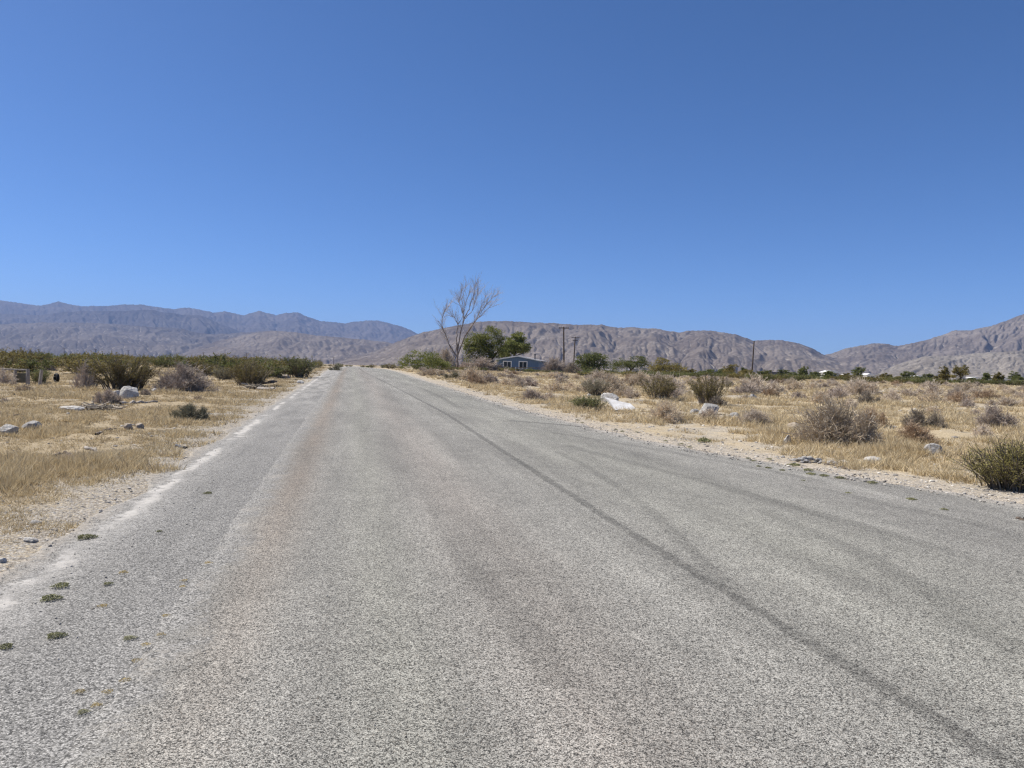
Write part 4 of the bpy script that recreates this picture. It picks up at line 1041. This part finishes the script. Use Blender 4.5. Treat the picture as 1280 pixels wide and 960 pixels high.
def rock_geo(seed, cuts=14, V0=ICO3):
    r = np.random.default_rng(seed); V = V0[0].copy()
    for _ in range(cuts):
        n = unit(r.normal(size=3)); d = 0.55+0.3*r.random(); k = V@n
        V = np.where((k > d)[:, None], V-((k-d)[:, None]*n)*0.92, V)
    V = V*(1+0.05*perlin(V[:, 0]*3+seed, V[:, 1]*3+V[:, 2]*2, seed)+0.03*perlin(V[:, 0]*8, V[:, 1]*8-V[:, 2]*6, seed+1))[:, None]
    return V, V0[1]
def rock(px, by, wpx, hpx, label, mat, seed, name='boulder', cat='rock', sy=0.8, group=None):
    p = hit(px, by); k = p[1]/FPX; p[2] = land(p[0], p[1])
    V, F = rock_geo(seed); V = V-[0, 0, V[:, 2].min()*0.38]; V = V/np.array([np.ptp(V[:, 0]), np.ptp(V[:, 1]), V[:, 2].max()])
    W = wpx*k; g = Geo(); g.add(V*np.array([W, W*sy, hpx*k]), [F]); KEEP.append((p[0], p[1], W*.5))
    return link(name, g.mesh(name, mat), None, p, label=label, category=cat, group=group)
rock(163, 501, 24, 15, 'white-topped boulder with a grey right face in the left field', m_wrock, 3)
rock(144, 498, 12, 10, 'pale rock peeping out behind the small round grey bush', m_wrock, 4)
rock(88, 513, 32, 8, 'long flat chalk-white rock in the left field', m_wrock, 5, sy=.6)
rock(9, 541, 28, 13, 'white rock at the left edge of the photo', m_wrock, 6)
rock(38, 538, 23, 10, 'grey rock right beside the white rock at the left edge', m_grock, 7)
rock(160, 539, 11, 8, 'small tan rock left of its twin beyond the dead stick', m_trock, 8)
rock(174, 537, 11, 7, 'small tan rock right of its twin beyond the dead stick', m_trock, 9)
rock(129, 580, 13, 6, 'small white stone near the left gravel shoulder', m_wrock, 10)
rock(193, 492, 8, 5, 'small pale stone in front of the widest purple-grey dead shrub', m_wrock, 11)
rock(350, 473, 20, 5, 'low pale slab of rock before the tall dark green creosote', m_trock, 12)
rock(359, 473, 8, 5, 'pale stone at the foot of the tall dark green creosote', m_trock, 13)
rock(376, 479, 9, 4, 'small white stone on straw near the left road edge', m_wrock, 14)
rock(333, 463, 16, 5, 'grey rock behind the olive creosote by the board pile', m_grock, 27)
rock(45, 654, 18, 4, 'flat dark grey stone at the rim of the left shoulder', m_grock, 15)
rock(38, 676, 17, 5, 'angular white stone at the rim of the left shoulder', m_wrock, 16)
rock(3, 703, 10, 6, 'pale stone at the left edge of the photo beside the gravel', m_wrock, 17)
rock(763, 503, 24, 12, 'white boulder left behind the broken white slab', m_wrock, 18)
rock(736, 497, 8, 5, 'small pale rock behind the leafy bright green bush', m_wrock, 31)
rock(886, 521, 25, 14, 'pale grey boulder behind a sparse tuft on the right', m_grock, 19)
rock(868, 519, 12, 6, 'low stone left of the pale grey boulder', m_grock, 20)
rock(940, 500, 14, 8, 'white-topped grey rock among the shrubs right of the tallest creosote', m_grock, 21)
rock(918, 525, 14, 8, 'grey rock left of the small arched shrub', m_grock, 22)
rock(985, 556, 9, 12, 'upright white stone at the left foot of the largest brown bush', m_wrock, 23)
rock(992, 540, 16, 9, 'pale rock behind the left side of the largest brown bush', m_trock, 32)
def rubble(px, by, wpx, label):
    p = hit(px, by); p[2] = land(p[0], p[1]); W = wpx*p[1]/FPX; r = np.random.default_rng(4); g = Geo()
    for i in range(34):
        V, F = rock_geo(200+i, 9, ICO2); a = r.normal(0, .30, 2); s_ = (0.02+.06*r.random()**2)
        g.add(V*s_*np.array([1, .8, .55])+np.array([a[0]*W, a[1]*W*.55, s_*.25+0.05*math.exp(-8*(a@a))]), [F])
    link('rubble_heap', g.mesh('rubble_heap', m_grock), None, p, label=label, category='rubble')
ICO2 = ico(2)
rubble(1010, 578, 44, 'broad low heap of grey rubble on the right verge')
rock(1092, 578, 22, 6, 'pale flattish rock on the right verge before the straw', m_wrock, 25)
rock(1168, 575, 24, 13, 'grey-white boulder in straw left of the broom-like bush', m_grock, 26)
rock(694, 489, 13, 5, 'pale rock on the sand beyond the low dark twiggy bush', m_wrock, 28)
rock(633, 482, 5, 4, 'tiny white stone in front of the blue house', m_wrock, 29)
rock(1226, 499, 10, 4, 'small white rock among the far shrubs on the right', m_wrock, 30)
rock(1119, 552, 7, 5, 'small white stone at the foot of the rounded dark-twigged bush', m_wrock, 33)

def slab():
    p = hit(777, 516); k = p[1]/FPX; p[2] = land(p[0], p[1])
    poly = [(-20, 15), (-15, 11.5), (-10.5, 4), (-8.5, 0), (14, 0), (17.5, 3), (12, 8), (-1.5, 10.5)]
    P = np.array(poly)*k; n = len(P); th_ = R(38); t = 0.03
    top = np.stack([P[:, 0], P[:, 1]/math.sin(th_)*math.cos(th_)+0, P[:, 1]], 1); nb = np.array([0, -math.sin(th_), math.cos(th_)])*t
    V = np.concatenate([top+nb, top]); fan = np.array([[3, i, (i+1) % n] for i in range(n) if i != 3 and (i+1) % n != 3])
    q_ = np.array([[i, n+i, n+(i+1) % n, (i+1) % n] for i in range(n)])
    g = Geo(); g.add(V, [fan[:, ::-1], fan+n, q_]); link('broken_slab', g.mesh('broken_slab', plain('stained_white_board', (0.78, 0.76, 0.73), 0.12, 5, 0.7, (0.56, 0.53, 0.48))), None, p+[0, 0, .02], label='jagged broken white slab lying tilted beside the white boulder', category='slab')
slab()
def stick(pts, rad, label, mat=None, name='dead_branch', lift=0.02, cat='branch'):
    P = []
    for a, b in pts: q_ = hit(a, b); q_[2] = land(q_[0], q_[1])+lift; P.append(q_)
    P = np.array(P); o0 = P[0].copy(); s = np.linspace(0, len(P)-1, 10)
    Q = np.stack([np.interp(s, np.arange(len(P)), P[:, i]) for i in range(3)], 1)-o0; Q[1:-1] += np.random.default_rng(int(pts[0][0])).normal(0, rad*.5, Q[1:-1].shape)
    g = Geo(); g.tubes(Q[None], rad*np.linspace(1, .6, 10), 6); link(name, g.mesh(name, mat or m_dkwood, True), None, o0, label=label, category=cat)
stick([(120, 546), (132, 542), (145, 537)], .026, 'straight dark stick lying left of the two small tan rocks')
stick([(107, 562), (120, 565), (134, 567)], .030, 'thin grey stick on the pale patch left of the shoulder', m_grayw)
stick([(68, 570), (78, 566), (88, 569)], .028, 'thick crooked stick on the sprawling dead weed')
stick([(150, 508), (172, 505), (197, 504)], .05, 'long weathered log in front of the white-topped boulder', m_grayw, 'fallen_log', .03, 'log')
stick([(220, 558), (228, 561), (233, 560)], .024, 'short black stick at the rim of the left shoulder', m_steel)
stick([(262, 522), (270, 523), (272, 525)], .03, 'dark twig beside the sage tuft')
stick([(10, 526), (22, 523), (30, 524)], .02, 'wiry dark twig on bare sand above the two left-edge rocks')
stick([(1272, 651), (1279, 653), (1286, 653)], .03, 'dark stick on the pale verge at the right edge of the photo')
stick([(1030, 582), (1045, 583), (1062, 589)], .012, 'thin wiry twig below the heap of grey rubble')
def twig_pile(px, by, wpx, hpx, label, mat):
    p = hit(px, by); p[2] = land(p[0], p[1]); k = p[1]/FPX; r = np.random.default_rng(int(px)); n = 90; W = wpx*k
    C = np.stack([r.normal(0, .22, n)*W, r.normal(0, .12, n)*W, r.random(n)*hpx*k], 1); D = unit(np.stack([r.normal(0, 1, n), r.normal(0, .5, n), r.normal(0, .12, n)], 1)); s = np.linspace(-.5, .5, 4)
    Q = C[:, None]+D[:, None]*(s[None]*(0.25+.4*r.random((n, 1))))[..., None]+r.normal(0, .015, (n, 4, 3)); Q[..., 2] = np.maximum(Q[..., 2], .01)
    g = Geo(); g.tubes(Q, .013, 4, r.random(n)); link('twig_pile', g.mesh('twig_pile', mat), None, p, label=label, category='twig pile')
twig_pile(128, 512, 46, 6, 'flat pile of dark dead twigs in front of the small round grey bush', m_dark)
twig_pile(320, 487, 26, 5, 'scatter of dead twigs beside the broken boards', m_dark)
def board(px, by, dims, rot, label, mat, lift=0.05):
    p = hit(px, by); p[2] = land(p[0], p[1])+lift; g = Geo(); d = dims
    g.box((0, 0, 0), d); g.box((d[0]*.30, d[1]*.06, d[2]*.95), (d[0]*.18, d[1]*.8, d[2]*.8)); 
    o = link('broken_board', g.mesh('broken_board', mat), None, p, label=label, category='board'); o.rotation_euler = rot; KEEP.append((p[0], p[1], d[0]*.5))
board(333, 488, (0.75, .32, .05), (R(12), R(4), R(5)), 'pale board lying lowest and nearest the road in the rubbish heap', m_grayw)
board(315, 485, (0.9, .3, .05), (R(-8), R(9), R(20)), 'grey warped board on the left of the rubbish heap', m_tan_wall, .10)
board(331, 483, (1.1, .35, .06), (R(10), R(-7), R(-12)), 'dark board at the back of the rubbish heap', m_dkwood, .14)

# ------------------------------------------------------------------ low creeping weeds on the gravel
def weed_mesh(seed, mat, n=420):
    r = np.random.default_rng(seed); g = Geo(); a = r.random(n)*6.28; q_ = np.sqrt(r.random(n))*(0.40+.1*np.sin(a*3+seed))
    C = np.stack([q_*np.cos(a), q_*np.sin(a)*.9, 0.02+0.26*r.random(n)*(1-1.6*q_)], 1); C[:, 2] = np.maximum(C[:, 2], .02); g.leaves(C, .085, .05, seed, .7, np.clip(r.random(n), 0, 1)); return g.mesh('creeping_weed', mat)
m_weed = leafy('creeping_weed_leaves', (0.13, 0.13, 0.06), (0.26, 0.255, 0.125), (0.40, 0.38, 0.20), 0.15)
m_weedy = leafy('withered_weed_leaves', (0.28, 0.20, 0.07), (0.50, 0.37, 0.12), (0.66, 0.50, 0.18), 0.2)
WM = [weed_mesh(i, m_weed) for i in range(3)]; WY = [weed_mesh(10+i, m_weedy, 160) for i in range(2)]
def weed(px, by, wpx, label, i, ms=None, group=None, hk=1.0):
    p = hit(px, by); k = p[1]/FPX; la_, al_ = lat_along(p[0], p[1]); W = wpx*k
    z = p[2]+(0.025 if LEFT_EDGE < la_ < right_edge(al_) else 0.012)
    o = link('creeping_weed', (ms or WM)[i % len(ms or WM)], None, (p[0], p[1], z), label=label, category='weed', group=group); turn(o, W, W*0.7*hk, i*1.3, W*1.05)
weed(108, 674, 28, 'green creeping weed farthest up the pale strip of the left shoulder', 0)
weed(76, 735, 25, 'upper of two creeping weeds close together on the left gravel', 1)
weed(63, 751, 30, 'lower of two creeping weeds close together on the left gravel', 2)
weed(70, 798, 28, 'creeping weed alone below the close pair on the left gravel', 0)
weed(6, 812, 24, 'creeping weed cut by the left edge of the photo', 1)
weed(162, 800, 20, 'thin creeping weed on the gravel left of the yellow one', 2, hk=.5)
weed(135, 732, 14, 'small creeping weed right of the close pair on the left gravel', 0)
weed(260, 618, 13, 'small creeping weed farthest away in the middle of the left gravel', 1)
weed(199, 666, 9, 'tiny creeping weed halfway along the left gravel', 2)
weed(104, 893, 18, 'dark flattened weed nearest the camera on the left gravel', 2, hk=.5)
GW = 'dry yellowed sprig pressed into the seam between gravel and asphalt on the left'
for i, (a, b, c) in enumerate([(129, 760, 12), (154, 718, 12), (201, 799, 11), (207, 775, 10), (228, 738, 9), (230, 728, 9), (170, 832, 12), (157, 857, 14), (134, 872, 14), (120, 885, 14), (100, 868, 14), (182, 812, 12), (260, 708, 10)]):
    weed(a, b, c*1.25, GW, i, WY, 'yellowed sprigs along the left seam')
GW = 'flat dark creeping weed, one of the broken row along the right road edge'
for i, (a, b, c) in enumerate([(993, 584, 20), (1010, 590, 15), (1014, 595, 14), (1030, 597, 14), (1050, 600, 16), (1090, 606, 15), (1139, 627, 15), (1180, 640, 12), (948, 585, 8), (960, 587, 10), (978, 590, 9), (935, 575, 8), (942, 578, 8), (862, 560, 9), (852, 556, 8),
                               (832, 552, 7), (778, 540, 7), (770, 538, 6), (796, 541, 6), (722, 526, 7), (728, 529, 6), (1004, 603, 7), (1060, 619, 10), (962, 575, 9)]):
    weed(a, b, c, GW, i, None, 'creeping weeds along the right road edge')
weed(880, 553, 20, 'upright little green weed at the right road edge below the pale grey boulder', 1, hk=1.6)

#@@STUFF
# ------------------------------------------------------------------ dry grass and loose gravel: nobody could count them
def off_road(x, y):
    la, al = lat_along(x, y); return np.where(la < 2, LEFT_EDGE-1.35-la, la-right_edge(al)-0.1), la
def grass():
    r = np.random.default_rng(3); N = 190000
    Y = 4.5*(110/4.5)**(r.random(N)**0.8); b = (r.random(N)*2-1)*0.95; X = b*Y
    off, la = off_road(X, Y); left = la < 2
    dens = fbm(X*0.35, Y*0.35, 4, 71)+0.35*fbm(X*1.6, Y*1.6, 2, 72)
    ok = (off > np.where(left, 0.05, 0.75)+0.4*fbm(X*.8, Y*.8, 2, 73)+r.random(N)*0.7)
    ok &= dens > np.where(left, -0.95+0.4*sstep(8, 22, Y), -0.06)+0.75*(r.random(N)-.5)
    X, Y, left, dens = X[ok], Y[ok], left[ok], dens[ok]; n = len(X)
    Z = land(X, Y)
    per = 11; idx = np.repeat(np.arange(n), per); m = len(idx)
    hgt = (np.where(left, 0.068+0.045*np.clip(dens, -.6, .8), 0.112)*(1+0.9*np.clip(fbm(X*.6, Y*.6, 3, 75), -.6, .9))*(0.55+0.9*r.random(n)**1.5)*(1+0.35*np.clip(dens, -.5, 1)))[idx]*(0.6+.7*r.random(m))
    a = r.random(m)*6.283; lean = 0.2+1.3*r.random(m)**1.5; sp = 0.03+0.05*r.random(m)
    bx = X[idx]+sp*np.cos(a)*r.random(m)+r.normal(0, .03, m); by = Y[idx]+sp*np.sin(a)*r.random(m)+r.normal(0, .03, m); bz = Z[idx]-.01
    wd = (0.0022+0.00042*Y[idx])*(0.7+.6*r.random(m)); c = r.random(m)*6.283; sx, sy = np.cos(c)*wd, np.sin(c)*wd
    tx = bx+np.cos(a)*hgt*lean; ty = by+np.sin(a)*hgt*lean
    V = np.stack([np.stack([bx-sx, by-sy, bz], 1), np.stack([bx+sx, by+sy, bz], 1), np.stack([tx, ty, bz+hgt], 1)], 1).reshape(-1, 3)
    tint = np.clip(r.random(n)[idx]*.55+r.random(m)*.45-np.where(left, .12, 0)[idx], 0, 1)
    g = Geo(); g.add(V, [np.arange(3*m).reshape(m, 3)], np.repeat(tint, 3))
    link('dry_grass', g.mesh('dry_grass', m_straw), kind='stuff')
grass()
def gravel():
    r = np.random.default_rng(8)
    def patch(n, la0, la1, a0, a1, s0, s1, right=False, pw=1.0):
        al = a0*(a1/a0)**r.random(n); la = la0+(la1-la0)*r.random(n)**pw
        if right: la = la+right_edge(al)
        x, y = from_road(la, al); return x, y, s0+(s1-s0)*r.random(n)**3
    A = [patch(900, -2.9, -1.4, 2.6, 18, .004, .010), patch(3200, -4.2, -2.3, 4, 40, .005, .022), patch(4200, -0.5, 1.1, 6, 45, .006, .026, True, 1.0), patch(2600, 0.6, 4.5, 7, 50, .008, .045, True, 1.6),
         patch(1500, -12, -3.2, 7, 45, .012, .05), patch(300, -0.9, 8.0, 2.3, 30, .004, .009), patch(1500, 3, 22, 12, 60, .015, .08, True)]
    x, y, s = [np.concatenate(c) for c in zip(*A)]
    la, al = lat_along(x, y); n = len(x)
    z = land(x, y); onr = (la > LEFT_EDGE) & (la < right_edge(al)); z = z+np.where(onr, 0.03, np.where((la < LEFT_EDGE) & (la > LEFT_EDGE-1.3), 0.012, 0))
    V0, F0 = ICO1; k = len(V0)
    V = V0[None]*(1+r.normal(0, .17, (n, k, 1)))*(s[:, None]*(0.55+.7*r.random((n, 3)))*[1, 1, .62])[:, None]
    V = V+np.stack([x, y, z+s*.02], 1)[:, None]
    F = (F0[None]+(np.arange(n)*k)[:, None, None]).reshape(-1, 3)
    g = Geo(); g.add(V.reshape(-1, 3), [F], np.repeat(r.random(n), k))
    m = leafy('loose_stone', (0.24, 0.215, 0.185), (0.42, 0.385, 0.335), (0.64, 0.595, 0.52), 0, 0.9)
    link('loose_gravel', g.mesh('loose_gravel', m), kind='stuff')
gravel()
#@@END
